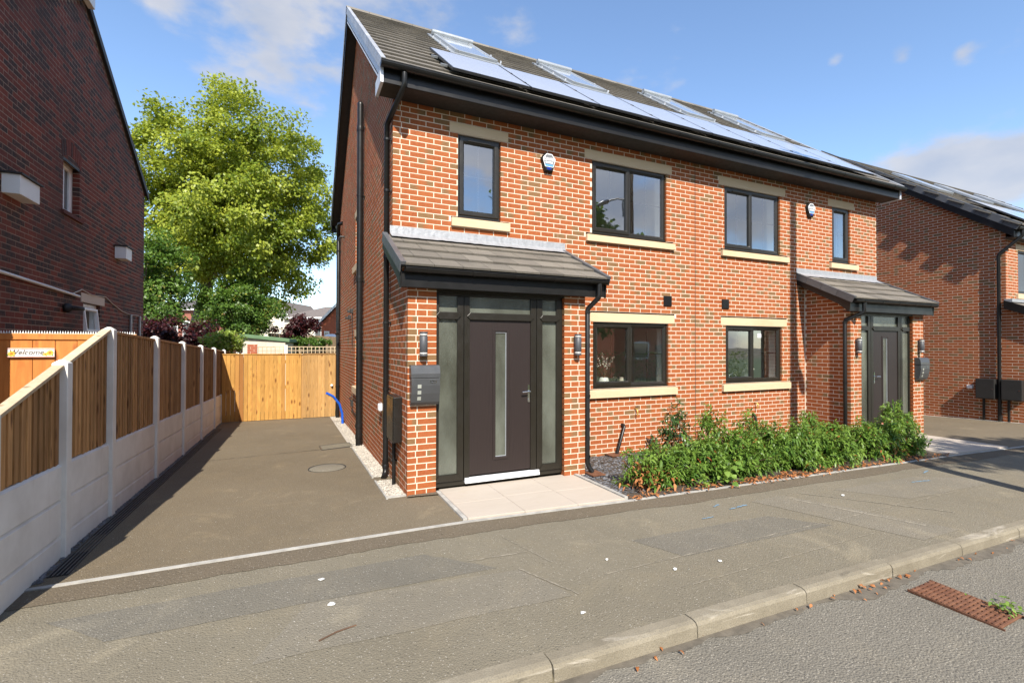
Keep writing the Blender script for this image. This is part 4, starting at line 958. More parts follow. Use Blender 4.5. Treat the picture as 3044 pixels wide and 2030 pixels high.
def text_mesh(body, size, shear=0., bold=0.):
    cu = bpy.data.curves.new('lettering', 'FONT'); cu.body = body; cu.size = size; cu.align_x = 'CENTER'; cu.align_y = 'CENTER'; cu.shear = shear; cu.offset = bold
    o = bpy.data.objects.new('tmp', cu); COL.objects.link(o)
    me = bpy.data.meshes.new_from_object(o.evaluated_get(bpy.context.evaluated_depsgraph_get())); bpy.data.objects.remove(o); me.materials.clear(); return me
FRONT = Matrix(((1, 0, 0, 0), (0, 0, -1, 0), (0, 1, 0, 0), (0, 0, 0, 1)))        # XY page -> facing -Y
def alarm(x, z, label):
    def hexa(k, y, lo=0., sq=1.):
        P = [(-.052, .138), (.052, .138), (.118, .062), (.118, .03), (.060, -.142), (-.060, -.142), (-.118, .03), (-.118, .062)]
        return [(x + a * k, y, z + b * k) for a, b in P]
    mb = MB(); A, B, C_ = hexa(1.06, PY - .002), hexa(1.06, PY - .04), hexa(.94, PY - .062); n = 8
    mb.add(A + B + C_, [(k, (k + 1) % n, n + (k + 1) % n, n + k)[::-1] for k in range(n)] + [(n + k, n + (k + 1) % n, 2 * n + (k + 1) % n, 2 * n + k)[::-1] for k in range(n)] + [tuple(range(2 * n, 3 * n))[::-1]])
    for f_ in range(len(mb.f)): mb.f[f_] = mb.f[f_][::-1]
    o = mb.build('alarm_box', 'black_plastic', None); tag(o, label, 'alarm box', 'alarm boxes on the brick front')
    yf = PY - .064
    def lay(k, zlo, zhi, y, mat, nm):
        P = hexa(k, 0); pts = [(p[0], p[2]) for p in P]
        cl = []
        for i in range(n):
            a, b_ = pts[i], pts[(i + 1) % n]
            ina, inb = zlo <= a[1] - z <= zhi, zlo <= b_[1] - z <= zhi
            if ina: cl.append(a)
            for zz in (zlo + z, zhi + z):
                if (a[1] - zz) * (b_[1] - zz) < 0: t_ = (zz - a[1]) / (b_[1] - a[1]); cl.append((lerp(a[0], b_[0], t_), zz))
        c0 = (sum(p[0] for p in cl) / len(cl), sum(p[1] for p in cl) / len(cl)); cl.sort(key=lambda p: math.atan2(p[1] - c0[1], p[0] - c0[0]))
        MB().add([(a, y, b_) for a, b_ in cl], [tuple(range(len(cl)))]).build(nm, mat, o)
    lay(.91, -.078, .2, yf, 'white_plastic', 'badge_rim'); lay(.82, -.068, .2, yf - .002, 'badge_grey', 'badge'); lay(.82, -.068, -.040, yf - .004, 'badge_blue', 'badge_band')
    me = text_mesh('DAWES', .052, 0, .002); mobj('lettering', me, 'white_plastic', o, None, Matrix.Translation((x, yf - .005, z + .038)) @ FRONT @ Matrix.Diagonal((1.0, 1.25, 1, 1)))
    for k in range(7): MB().box(x - .066 + k * .019, x - .053 + k * .019, yf - .006, yf - .004, z - .026, z + .004).build('lettering_mark', 'white_plastic', o)
    s_ = MB(); s_.lathe([(0, -.0), (.03, .008), (.05, .03), (.052, .05)], (0, 0, 0), 16); s_.xform(Matrix.Translation((x, PY - .045, z - .138)) @ Matrix.Diagonal((1, .62, 1, 1))); s_.build('strobe', 'strobe_blue', o)
alarm(2.36, 4.60, 'black and silver alarm box between the two left upper windows')
alarm(8.575, 4.615, 'black and silver alarm box left of the small far right upper window')
def wall_lamp(x, y, label):
    b = MB(); b.box(x - .028, x + .028, y - .03, y - .002, 1.71, 1.87); o = b.build('wall_lamp', 'lamp_grey', None); tag(o, label, 'wall lamp', 'up and down wall lamps beside the front doors')
    c = (x, y - .062, 0)
    MB().lathe([(0, 1.675), (.040, 1.675), (.047, 1.683), (.047, 1.862), (.040, 1.868), (0, 1.868)], c, 20).build('body', 'lamp_grey', o)
    for z in (1.869, 1.652): MB().lathe([(.032, z), (.044, z + .001), (.044, z + .021), (.032, z + .022)], c, 20).build('lens', 'lamp_glass', o)
    for z in (1.892, 1.629): MB().lathe([(0, z), (.045, z), (.048, z + .004), (.048, z + .018), (.045, z + .022), (0, z + .022)], c, 20).build('cap', 'lamp_grey', o)
wall_lamp(.170, 0., 'dark grey wall lamp above the letter box by the near front door')
wall_lamp(2.265, 0., 'dark grey wall lamp on the brick pier right of the near front door')
wall_lamp(8.60, .08, 'dark grey wall lamp left of the far front door')
wall_lamp(10.74, .08, 'dark grey wall lamp right of the far front door')
def letter_box(x, y, label):
    w_ = .166; b = MB(); prof = [(0, 1.085), (-.055, 1.065), (-.085, 1.10), (-.112, 1.20), (-.122, 1.29), (-.120, 1.375), (0, 1.375)]
    b.prism([(x - w_, y - .003 + p, z) for p, z in prof], (2 * w_, 0, 0)); o = b.build('letter_box', 'mailbox_grey', None, bevel=.004); tag(o, label, 'letter box', 'curved letter boxes by the front doors')
    l_ = MB(); l_.prism([(x - w_ - .004, y - .003 + p, z) for p, z in [(0, 1.382), (-.124, 1.380), (-.122, 1.43), (-.108, 1.49), (-.085, 1.525), (0, 1.53)]], (2 * w_ + .008, 0, 0)); l_.build('lid', 'mailbox_grey', o, bevel=.004)
    yy = lambda z: y - .003 - pw(z, [(1.1, .085), (1.2, .112), (1.29, .122), (1.375, .120)])
    for z in (1.285, 1.215, 1.145):
        q = MB(); s_ = .021; q.add([(x - .075 - s_, yy(z - s_) - .002, z - s_), (x - .075 + s_, yy(z - s_) - .002, z - s_), (x - .075 + s_, yy(z + s_) - .002, z + s_), (x - .075 - s_, yy(z + s_) - .002, z + s_)], [(0, 1, 2, 3)]); q.build('peep_window', 'perspex', o)
    z = 1.337; MB().ring(x + .045, x + .125, z - .014, z + .014, .007, yy(z) - .006, yy(z) + .002, .002).build('name_plate', 'chrome', o)
    MB().tube([(x + w_ - .01, y - .05, 1.46), (x + w_ + .008, y - .05, 1.46)], .008, 8).build('rivet', 'chrome', o)
letter_box(.186, 0., 'curved grey metal letter box under the lamp by the near front door')
letter_box(10.75, .08, 'curved grey metal letter box to the right of the far front door')
# waste pipes and taps at the foot of the front wall
for (xa, za), (xb, zb), lab in (((3.775, .43), (3.58, -.10), 'l'), ((6.87, .42), (6.93, -.05), 'r')):
    wp = pipe('waste_pipe', [(xa, PY, za + .01), (xa, PY - .05, za + .01), (xa - .002, PY - .07, za - .01), (xb, PY - .09, zb)], .026)
    MB().box(xb - .15, xb + .13, PY - .22, PY + .0, G(xb, .9) + .02, G(xb, .9) + .035).build('gully_cover', 'rust', wp)
MB().box(2.42, 2.62, -.20, .05, .012, .026).build('gully_cover', 'rust', house)
for x, z in ((4.05, .69), (6.94, .66)):
    tp = MB().tube([(x, PY, z), (x, PY - .05, z), (x, PY - .07, z - .03), (x, PY - .07, z - .10)], .010, 8).build('hose_tap', 'gold', house)
    MB().tube([(x - .03, PY - .05, z + .04), (x + .03, PY - .05, z + .045)], .008, 8).build('tap_lever', 'dark_metal', tp)

# ------------------------------------------------------------------ drive details: gravel margin, covers, channel, doorstep
def stones(name, n, fx, fy, smin, smax, mat, parent=None, flat=.6, zoff=0.):
    base = np.array([(-1, -.6, -.5), (1, -.8, -.4), (.8, .9, -.5), (-.7, .8, -.4), (-.7, -.5, .5), (.6, -.6, .6), (.7, .5, .45), (-.5, .6, .55)], np.float32)
    Fs = np.array([(0, 3, 2, 1), (4, 5, 6, 7), (0, 1, 5, 4), (1, 2, 6, 5), (2, 3, 7, 6), (3, 0, 4, 7)])
    V = np.zeros((n, 8, 3), np.float32)
    for i in range(n):
        x, y = fx(), fy(); s = random.uniform(smin, smax); a = random.random() * 6.28; c_, s_ = math.cos(a), math.sin(a)
        b = base * (1 + rng.uniform(-.25, .25, (8, 3))); b = b * np.array([s, s * random.uniform(.5, .9), s * flat * random.uniform(.5, 1)])
        tx = random.uniform(-.5, .5); R = np.array([[c_, -s_, 0], [s_, c_, 0], [0, 0, 1]]) @ np.array([[1, 0, 0], [0, math.cos(tx), -math.sin(tx)], [0, math.sin(tx), math.cos(tx)]])
        V[i] = b @ R.T + np.array([x, y, G(x, y) + zoff + random.uniform(0, .006)])
    lo = (Fs[None] + (np.arange(n) * 8)[:, None, None]).ravel()
    return mobj(name, arr_mesh(name, V, lo, np.full(n * 6, 4), np.repeat(rng.random(n), 6)), mat, parent, 'stuff')
sheet('gravel_margin', [-.215, -.0], [.06, .92], .010, 'chippings'); sheet('gravel_margin', [-.215, .0], [1.14, 3.75], .010, 'chippings'); sheet('gravel_margin', [-.245, .0], [3.75, 9.4], .010, 'chippings')
o = stones('white_chippings', 5200, lambda: random.uniform(-.205, -.005), lambda: random.choice([random.uniform(.07, .91), random.uniform(1.15, 3.7), random.uniform(1.15, 3.7), random.uniform(1.15, 3.7), random.uniform(3.7, 9.3), random.uniform(3.7, 9.3)]), .006, .014, 'chippings', zoff=.012)
tag(o, 'pale stone chippings in the margin along the side wall', 'gravel')
for y0, y1 in ((.0, .93), (1.13, 3.75)):
    MB().prism([(-.236, y0, G(-.2, y0) - .05), (-.236, y1, G(-.2, y1) - .05), (-.236, y1, G(-.2, y1) + .024), (-.236, y0, G(-.2, y0) + .024)], (.022, 0, 0)).build('margin_edging', 'edging', None, 'structure')
MB().prism([(-.214, .035, -.05), (-.002, .035, -.05), (-.002, .035, .022), (-.214, .035, .022)], (0, .022, 0)).build('margin_edging', 'edging', None, 'structure')
# tarmac fillet against the pier foot
patch('tarmac_fillet', [(-.02, -.06), (.36, -.10), (.36, .0), (.02, .012)], .022, 'tarmac_strip')
# round inspection cover and square cover
mh = MB(); mh.lathe([(0, .012), (.235, .012), (.245, .008), (.25, -.01)], (-.735, 2.11, G(-.7, 2.11)), 36); mh = mh.build('round_manhole_cover', 'tarmac_walk_b', None); tag(mh, 'round tarmac-filled inspection cover in the driveway', 'manhole cover')
MB().lathe([(.250, .004), (.252, .014), (.262, .014), (.264, .002)], (-.735, 2.11, G(-.7, 2.11)), 36).build('rim', 'seam_dark', mh)
mh = MB(); P4 = [(-.72, 3.76), (-.20, 3.90), (-.22, 4.36), (-.74, 4.22)]; mh.prism([(x, y, G(x, y) - .02) for x, y in P4], (0, 0, .032)); mh = mh.build('square_manhole_cover', 'tarmac_walk', None); tag(mh, 'square recessed inspection cover by the gravel margin further up the drive', 'manhole cover')
for i in range(4):
    a, b = P4[i], P4[(i + 1) % 4]; d = Vector((b[0] - a[0], b[1] - a[1], 0)).normalized(); s_ = Vector((-d.y, d.x, 0)) * -.018
    MB().obox((a[0], a[1], G(*a) + .006), (b[0] - a[0], b[1] - a[1], G(*b) - G(*a)), s_, (0, 0, .009)).build('rim', 'dark_metal', mh)
# linear drain along the fence
dr = thing('drain_channel', (-2.8, 2, -.05), 'black slotted drain channel along the foot of the fence', 'drain')
for k in range(9):
    y0 = -.86 + k * 1.0; y1 = y0 + .994
    def seg(xa, xb, za, zb, nm, mt): MB().prism([(xa, y0, G(xa, y0) + za), (xb, y0, G(xb, y0) + za), (xb, y0, G(xb, y0) + zb), (xa, y0, G(xa, y0) + zb)], (0, y1 - y0, G(-1, y1) - G(-1, y0))).build(nm, mt, dr)
    seg(-2.855, -2.735, -.06, .006, 'channel', 'void_black')
    for xb in (-2.86, -2.832, -2.804, -2.776, -2.748): seg(xb, xb + .012, .0, .014, 'grating_bar', 'dark_metal')
o = stones('drain_gravel', 1500, lambda: random.uniform(-2.905, -2.862), lambda: random.uniform(-.95, 9.2), .006, .017, 'slate_chips', zoff=.006); tag(o, 'loose grey stones between the drain and the fence', 'gravel')

# doorstep slabs
step = thing('doorstep', (1.3, -.5, 0), 'pale cream paving slabs in front of the near front door', 'doorstep')
def slab(P4, par, z=.026, mat='slab'):
    MB().prism([(x, y, G(x, y) - .05) for x, y in P4], (0, 0, .05 + z), random.random()).build('slab', mat, par, bevel=.003)
def grid_slabs(par, xs, y_back, rows, right=0.):
    for i in range(len(xs) - 1):
        ys = rows[i % len(rows)]
        for j in range(len(ys) - 1):
            a, b = xs[i] + .002, xs[i + 1] - .002
            fy = lambda x, t_: lerp(y_back, YE(x) + .034, t_)
            slab([(a, fy(a, ys[j]) - .002), (b, fy(b, ys[j]) - .002), (b, fy(b, ys[j + 1]) + .002), (a, fy(a, ys[j + 1]) + .002)], par)
grid_slabs(step, [.395, 1.01, 1.635, 2.235], .085, [[0, .55, 1], [0, .5, 1], [0, .55, 1]])
MB().box(.345, .391, -1.02, .03, -.05, .024).build('side_edging', 'edging', step); MB().box(2.239, 2.285, -1.13, .03, -.06, .026).build('side_edging', 'edging', step)
step2 = thing('doorstep', (9.6, -.6, -.05), 'pale paving slabs in front of the far front door beyond the hedge', 'doorstep')
grid_slabs(step2, [8.62, 9.26, 9.9, 10.5], .15, [[0, .5, 1]])

# front bed: soil, slate chippings, leaf litter
sheet('flower_bed', [2.285, 4, 6, 8.43, 8.6], [lambda x: YE(x) + .03, 0, PY + .05], .003, 'soil')
o = stones('slate_chippings', 3000, lambda: 2.30 + 2.6 * random.random() ** 1.6, lambda: random.uniform(-.95, PY - .02), .010, .024, 'slate_chips', flat=.35, zoff=.006); tag(o, 'dark slate chippings in the front bed beside the doorstep', 'gravel')

# ------------------------------------------------------------------ foliage machinery
def unit(a): return a / np.maximum(np.linalg.norm(a, axis=-1, keepdims=True), 1e-9)
def leaf6(P, D, L, W, droop, fold=.25):
    n = len(P); Z = np.tile([0, 0, 1.], (n, 1)); S = unit(np.cross(D, Z + rng.normal(0, .35, (n, 3)))); N = unit(np.cross(S, D)); L = L[:, None]; W = W[:, None]
    def c(t_): return P + D * L * t_ - Z * (droop[:, None] * L * t_ * t_)
    f = N * W * fold
    V = np.stack([c(0), c(.35) - S * W * .5 + f, c(.35) + S * W * .5 + f, c(.75) - S * W * .33 + f * .6, c(.75) + S * W * .33 + f * .6, c(1.)], 1)
    lo = (np.array([0, 2, 1, 1, 2, 4, 3, 3, 4, 5])[None] + (np.arange(n) * 6)[:, None]).ravel()
    return V.reshape(-1, 3), lo, np.tile([3, 4, 3], n)
def leaf4(P, D, N, L, W):
    S = unit(np.cross(D, N)); L = L[:, None]; W = W[:, None]; n = len(P)
    V = np.stack([P, P + D * L * .5 + S * W * .5 + N * W * .12, P + D * L, P + D * L * .5 - S * W * .5 + N * W * .12], 1)
    lo = (np.array([0, 1, 2, 3])[None] + (np.arange(n) * 4)[:, None]).ravel()
    return V.reshape(-1, 3), lo, np.full(n, 4)
def foliage(name, V, lo, tot, rn, mat, parent, smooth=True):
    return mobj(name, arr_mesh(name, V, lo, tot, rn, None, smooth), mat, parent, 'stuff')

def shrub(x, y, rx, ry, h, label, mat='leaf_shrub', tips=105, dry=0, name='shrub', lsz=(.075, .125)):
    z0 = G(x, y); t_ = thing(name, (x, y, z0), label, 'shrub', 'green shrubs planted in the front bed')
    th = rng.uniform(0, 2 * np.pi, tips); u_ = rng.random(tips) ** .55; el = rng.uniform(.02, 1, tips)
    lump = 1 + .22 * np.sin(3 * th + x * 7) + rng.normal(0, .10, tips)
    T = np.stack([x + rx * np.cos(th) * u_ * np.sqrt(1 - (el * .82) ** 2) * lump, y + ry * np.sin(th) * u_ * np.sqrt(1 - (el * .82) ** 2) * lump, z0 + .06 + (h - .06) * el * (1 - .25 * u_ ** 2) * (1 + rng.normal(0, .10, tips))], 1)
    st = MB()
    for k in range(0, tips, 4):
        b = Vector((x + random.uniform(-.12, .12), y + random.uniform(-.10, .10), z0 - .02)); e = Vector(T[k]); st.tube([b, lerp(b, e, .55) + Vector((0, 0, .03)), e], [.008, .005, .003], 5, caps=False)
    st.build('stem', 'twig', t_)
    k = 16; ax = unit(np.stack([(T[:, 0] - x) * .8, (T[:, 1] - y) * .8, np.full(tips, .35)], 1) + rng.normal(0, .15, (tips, 3)))
    P = np.repeat(T, k, 0); A = np.repeat(ax, k, 0); n = len(P)
    along = np.tile(np.linspace(-.11, .02, k), tips); rad = unit(np.cross(A, rng.normal(0, 1, (n, 3)))); up = np.tile(np.linspace(.05, 1.1, k), tips)[:, None]
    D = unit(rad + A * up); P = P + A * along[:, None]
    L = rng.uniform(*lsz, n) * np.tile(np.linspace(1.05, .6, k), tips); W = L * rng.uniform(.24, .34, n)
    V, lo, tot = leaf6(P, D, L, W, rng.uniform(.15, .75, n)); rn = np.clip(np.repeat(rng.uniform(.1, .75, tips), k) + np.tile(np.linspace(-.18, .28, k), tips) + rng.normal(0, .09, n), 0, .92)
    rn = np.where(rng.random(n) < .012, .97, rn)
    foliage('foliage', V, lo, tot, np.repeat(rn, 3), mat, t_)
    if dry:
        P = np.stack([rng.normal(x, rx * .35, dry), rng.normal(y - .12, ry * .35, dry), z0 + np.abs(rng.normal(0, .13, dry))], 1); D = unit(np.stack([rng.normal(0, 1, dry), rng.normal(0, 1, dry), rng.normal(.2, .7, dry)], 1))
        L = rng.uniform(.05, .10, dry); V, lo, tot = leaf6(P, D, L, L * .38, rng.uniform(0, .8, dry), .5); foliage('dead_leaves', V, lo, tot, np.repeat(rng.random(dry), 3), 'leaf_dry', t_)
    return t_
ORD = ['', 'second', 'third', 'fourth', 'fifth', 'sixth', 'seventh', 'eighth', 'ninth', 'tenth', 'eleventh']
SH = [(2.74, -.78, .30, .26, .50, 44, 170), (3.20, -.70, .44, .40, .47, 150, 60), (3.78, -.72, .48, .44, .52, 190, 10), (4.45, -.74, .52, .46, .58, 205, 0), (5.12, -.77, .52, .46, .60, 205, 0), (5.80, -.80, .52, .46, .60, 205, 0), (6.45, -.82, .52, .46, .58, 200, 0), (7.08, -.84, .50, .46, .56, 195, 0), (7.68, -.88, .46, .44, .55, 180, 80), (8.22, -.82, .48, .46, .62, 190, 0)]
for i, (x, y, rx, ry, h, tp, dry) in enumerate(SH):
    lab = ['sparse green shrub with dry orange leaves at its foot beside the doorstep'] + [f'{ORD[j]} low leafy green shrub along the pavement counting from the doorstep' for j in range(1, 9)] + ['leafy green shrub at the far end of the bed by the far doorstep']
    shrub(x, y, rx, ry, h, lab[i], tips=tp, dry=dry)
shrub(4.25, .28, .34, .30, .90, 'taller dark green shrub in the back row left, against the brick wall', 'leaf_shrub_b', 75)
shrub(4.95, .22, .36, .30, .84, 'taller shrub in the back row next to the darkest one', 'leaf_shrub', 75)
shrub(5.75, .15, .40, .32, .66, 'back row shrub in front of the far waste pipe', 'leaf_shrub', 70)
shrub(7.15, .05, .42, .34, .66, 'back row shrub against the side of the far porch', 'leaf_shrub', 80)
shrub(8.75, -.50, .34, .34, .82, 'tallest shrub at the far end of the bed leaning over the far doorstep', 'leaf_shrub', 75)
# broad-leaved weed at the edge of the bed
wd = thing('weed', (3.85, -1.17, 0), 'bright green broad-leaved weed spilling over the pavement edge', 'weed'); n = 46
P = np.stack([rng.normal(3.85, .13, n), rng.normal(-1.13, .07, n), rng.uniform(.02, .20, n)], 1); D = unit(np.stack([rng.normal(0, 1, n), rng.normal(-.4, .7, n), rng.normal(.15, .3, n)], 1)); L = rng.uniform(.06, .13, n)
V, lo, tot = leaf6(P, D, L, L * .75, rng.uniform(.1, .5, n), .15); foliage('foliage', V, lo, tot, np.repeat(rng.random(n), 3), 'leaf_weed', wd)
# fallen leaves along the edge of the bed and in the channel
n = 520; x = rng.uniform(2.3, 8.6, n); x[:120] = rng.normal(4.6, .5, 120); y = np.array([YE(a) for a in x]) + rng.normal(.06, .06, n); P = np.stack([x, y, np.array([G(a, b) for a, b in zip(x, y)]) + .018 + rng.uniform(0, .015, n)], 1)
D = unit(np.stack([rng.normal(0, 1, n), rng.normal(0, 1, n), rng.normal(0, .2, n)], 1)); L = rng.uniform(.03, .075, n); V, lo, tot = leaf6(P, D, L, L * .42, rng.uniform(-.2, .3, n), .5)
o = foliage('fallen_leaves', V, lo, tot, np.repeat(rng.random(n), 3), 'leaf_dry', None); tag(o, 'dry orange leaves lying along the edge of the front bed', 'leaves')
n = 60; x = np.concatenate([rng.normal(3.0, .25, 24), rng.uniform(-1, 7, 36)]); y = np.array([YK(a) for a in x]) - np.abs(rng.normal(.02, .05, n)); P = np.stack([x, y, np.array([zroad(a, b) for a, b in zip(x, y)]) + .012], 1)
D = unit(np.stack([rng.normal(0, 1, n), rng.normal(0, 1, n), rng.normal(.1, .3, n)], 1)); L = rng.uniform(.015, .05, n); V, lo, tot = leaf6(P, D, L, L * .5, rng.uniform(-.2, .3, n), .6)
o = foliage('gutter_leaves', V, lo, tot, np.repeat(rng.random(n), 3), 'leaf_dry', None); tag(o, 'a few dry brown leaves lying in the road channel below the kerb', 'leaves')
# litter specks on the pavement
for i, (x, y, s) in enumerate([(-.95, -2.15, .03), (1.55, -2.72, .022), (2.0, -2.75, .02), (.55, -2.95, .022), (1.15, -2.35, .016), (4.75, -2.05, .03), (-1.0, -1.75, .025)]):
    mb = MB(); pts = [(x + s * random.uniform(.5, 1) * math.cos(a), y + s * random.uniform(.4, .9) * math.sin(a), G(x, y) + .004 + random.uniform(0, .008)) for a in np.arange(0, 6.2, 1.05)]
    mb.prism(pts, (0, 0, .006)); o = mb.build('litter_scrap', 'white_paint', None)
    tag(o, ['pale scrap of paper on the pavement below the drain end', 'pale scrap nearest the kerb in the middle of the pavement', 'pale scrap right of the middle one by the kerb', 'pale scrap low down near the kerb stones', 'small pale scrap in the middle of the pavement', 'pale scrap on the pavement in front of the hedge', 'flat pale scrap just outside the drive edging'][i], 'litter')
tw = MB().tube([(-1.05, -2.55, G(-1, -2.5) + .006), (-.95, -2.5, G(-1, -2.5) + .008), (-.83, -2.47, G(-1, -2.5) + .006)], .005, 6).build('twig', 'twig', None); tag(tw, 'thin dark twig lying on the near pavement', 'twig')

# gully grate in the road
gz = lambda x, y: zroad(x, y)
gr_ = thing('gully_grate', (3.25, -3.86, gz(3.25, -3.86)), 'rusty cast iron gully grate in the road by the kerb', 'drain grate')
ga, gb = Vector((3.075, -4.15, 0)), Vector((3.405, -4.14, 0)); gc = Vector((.035, .575, 0)); U_ = (gb - ga); zz = gz(3.25, -3.85) + .004
def gp(u_, v_, z): p = ga + U_ * u_ + gc * v_; return Vector((p.x, p.y, zz + z))
MB().add([gp(-.03, -.02, -.0), gp(1.03, -.02, 0), gp(1.03, 1.02, 0), gp(-.03, 1.02, 0)], [(0, 1, 2, 3)]).build('frame', 'rust', gr_)
MB().add([gp(.03, .03, .002), gp(.97, .03, .002), gp(.97, .97, .002), gp(.03, .97, .002)], [(0, 1, 2, 3)]).build('pit_shade', 'void_black', gr_)  # flat black sheet, the shade of the pit put into its colour
for k in range(17):
    v0 = .02 + k * .0575; mb = MB()
    mb.obox(gp(.02, v0, .003), U_ * .96, gc * .034, (0, 0, .014)); mb.build('bar', 'rust', gr_, bevel=.004)
    for j in range(5):
        u0 = .04 + j * .2 + (k % 3) * .066 - .04; u0 = max(.03, u0); MB().obox(gp(u0, v0 + .034, .003), U_ * min(.125, .97 - u0), gc * .0235, (0, 0, .008)).build('web', 'rust', gr_)
for e in ((-.02, -.015, .03, 1.03), (.985, -.015, .03, 1.03)): MB().obox(gp(e[0], e[1], .001), U_ * e[2], gc * e[3], (0, 0, .012)).build('rim', 'rust', gr_)
wd = thing('weed', (3.42, -4.0, zz), 'small green weed growing over the end of the gully grate', 'weed'); n = 60
P = np.stack([rng.normal(3.40, .06, n), rng.normal(-4.03, .07, n), zz + rng.uniform(.01, .07, n)], 1); D = unit(np.stack([rng.normal(0, 1, n), rng.normal(0, 1, n), rng.normal(.3, .4, n)], 1)); L = rng.uniform(.02, .055, n)
V, lo, tot = leaf6(P, D, L, L * .5, rng.uniform(.1, .5, n), .15); foliage('foliage', V, lo, tot, np.repeat(rng.random(n), 3), 'leaf_weed', wd)

# ------------------------------------------------------------------ boundary fence with concrete posts
FX = -2.93
fence = thing('boundary_fence', (FX, 4, 0), 'boundary fence of brown timber boards, concrete posts and concrete gravel boards', 'fence')
POST = [(-1.52, 1.33), (-.40, 1.63)] + [(.745 + 1.862 * k, None) for k in range(9)]
POST = [(y, z if z else 1.962 - .031 * y) for y, z in POST]
for i, (y, zt) in enumerate(POST):
    h = .052; z0 = G(FX, y) - .3; mb = MB()
    mb.add([(FX - h, y - h, z0), (FX + h, y - h, z0), (FX + h, y + h, z0), (FX - h, y + h, z0), (FX - h, y - h, zt - .03), (FX + h, y - h, zt - .03), (FX + h, y + h, zt - .03), (FX - h, y + h, zt - .03), (FX - h * .3, y - h * .3, zt), (FX + h * .3, y - h * .3, zt), (FX + h * .3, y + h * .3, zt), (FX - h * .3, y + h * .3, zt)],
           [(0, 1, 5, 4), (1, 2, 6, 5), (2, 3, 7, 6), (3, 0, 4, 7), (4, 5, 9, 8), (5, 6, 10, 9), (6, 7, 11, 10), (7, 4, 8, 11), (8, 9, 10, 11)])
    mb.build('post', 'concrete', fence, bevel=.005)
gtop = lambda y: G(FX, y) + pw(y, [(-1.5, .80), (0, .765), (8, .745)])
WB = {}
def board_mesh(h):                                                  # feather-edge board, unit mesh cut to length
    key = round(h, 3)
    if key not in WB:
        V = [(-.044, -.022, 0), (.044, -.012, 0), (.044, .006, 0), (-.044, .006, 0), (-.044, -.022, h), (.044, -.012, h), (.044, .006, h), (-.044, .006, h)]
        me = bpy.data.meshes.new('board'); me.from_pydata(V, [], [(0, 3, 2, 1), (4, 5, 6, 7), (0, 1, 5, 4), (1, 2, 6, 5), (2, 3, 7, 6), (3, 0, 4, 7)]); WB[key] = me
    return WB[key]
for i in range(len(POST) - 1):
    (ya, za), (yb, zb) = POST[i], POST[i + 1]; a, b = ya + .053, yb - .053
    for j in range(3):
        top = lambda y: gtop(y) - j * .292 - .002
        bot = lambda y: gtop(y) - (j + 1) * .292 + .010
        c = .018; F_ = lambda y, z, x: (x, y, z)
        mb = MB(); x0, x1 = FX - .022, FX + .022
        A = [(x0, a, bot(a)), (x1, a, bot(a)), (x1, a, top(a) - c), (x1 - c, a, top(a)), (x0, a, top(a))]; B = [(p[0], b, p[2] + (gtop(b) - gtop(a))) for p in A]; n = 5
        mb.add(A + B, [(k, n + k, n + (k + 1) % n, (k + 1) % n) for k in range(n)] + [tuple(range(n)), tuple(range(2 * n - 1, n - 1, -1))]); mb.build('gravel_board', 'concrete', fence)
    if i >= 7: nb = 18
    slope = i < 2
    ta = za - .045 if slope else za - .05; tb = (zb - .05 if not slope else zb - .045)
    if i == 1: ta, tb = 1.60, 1.905
    if i == 0: ta, tb = 1.275, 1.575
    tt = lambda y: lerp(ta, tb, (y - a) / (b - a))
    nb = max(4, int(round((b - a) / .096))); pt = (b - a) / nb
    for k in range(nb):
        yc = a + pt * (k + .5); z0 = gtop(yc) + .004 + (random.uniform(-.006, .006)); h = tt(yc) - .02 - z0 if not slope else tt(yc - pt / 2) - .012 - z0
        me = board_mesh(h)
        if not me.materials: me.materials.append(MAT['wood_fence'])
        o = bpy.data.objects.new('board', me)
        M = Matrix.Translation((FX - .012 + random.uniform(-.002, .002), yc, z0)) @ Matrix.Rotation(math.pi / 2, 4, 'Z')
        link(o, fence, M)
    for z in ((.25, .75) if not slope else (.2,)): 
        MB().prism([(FX - .06, a, gtop(a) + z), (FX - .028, a, gtop(a) + z), (FX - .028, a, gtop(a) + z + .05), (FX - .06, a, gtop(a) + z + .05)], (0, b - a, gtop(b) - gtop(a))).build('rail', 'wood_fence', fence)
    bk = MB(); bk.prism([(FX - .026, a, gtop(a)), (FX - .026, b, gtop(b)), (FX - .026, b, tb - .03), (FX - .026, a, ta - .03)], (.006, 0, 0)); bk.build('gap_backing', 'wood_fence', fence)  # added sheet, blocks light so the gaps between boards read dark
    cw = .030 if slope else .016
    MB().prism([(FX - .045, a, ta - .018), (FX + cw, a, ta - .018), (FX + cw, a, ta + .012), (FX - .045, a, ta + .012)], (0, b - a, tb - ta)).build('capping', 'wood_pale' if slope else 'wood_fence', fence, bevel=.003)

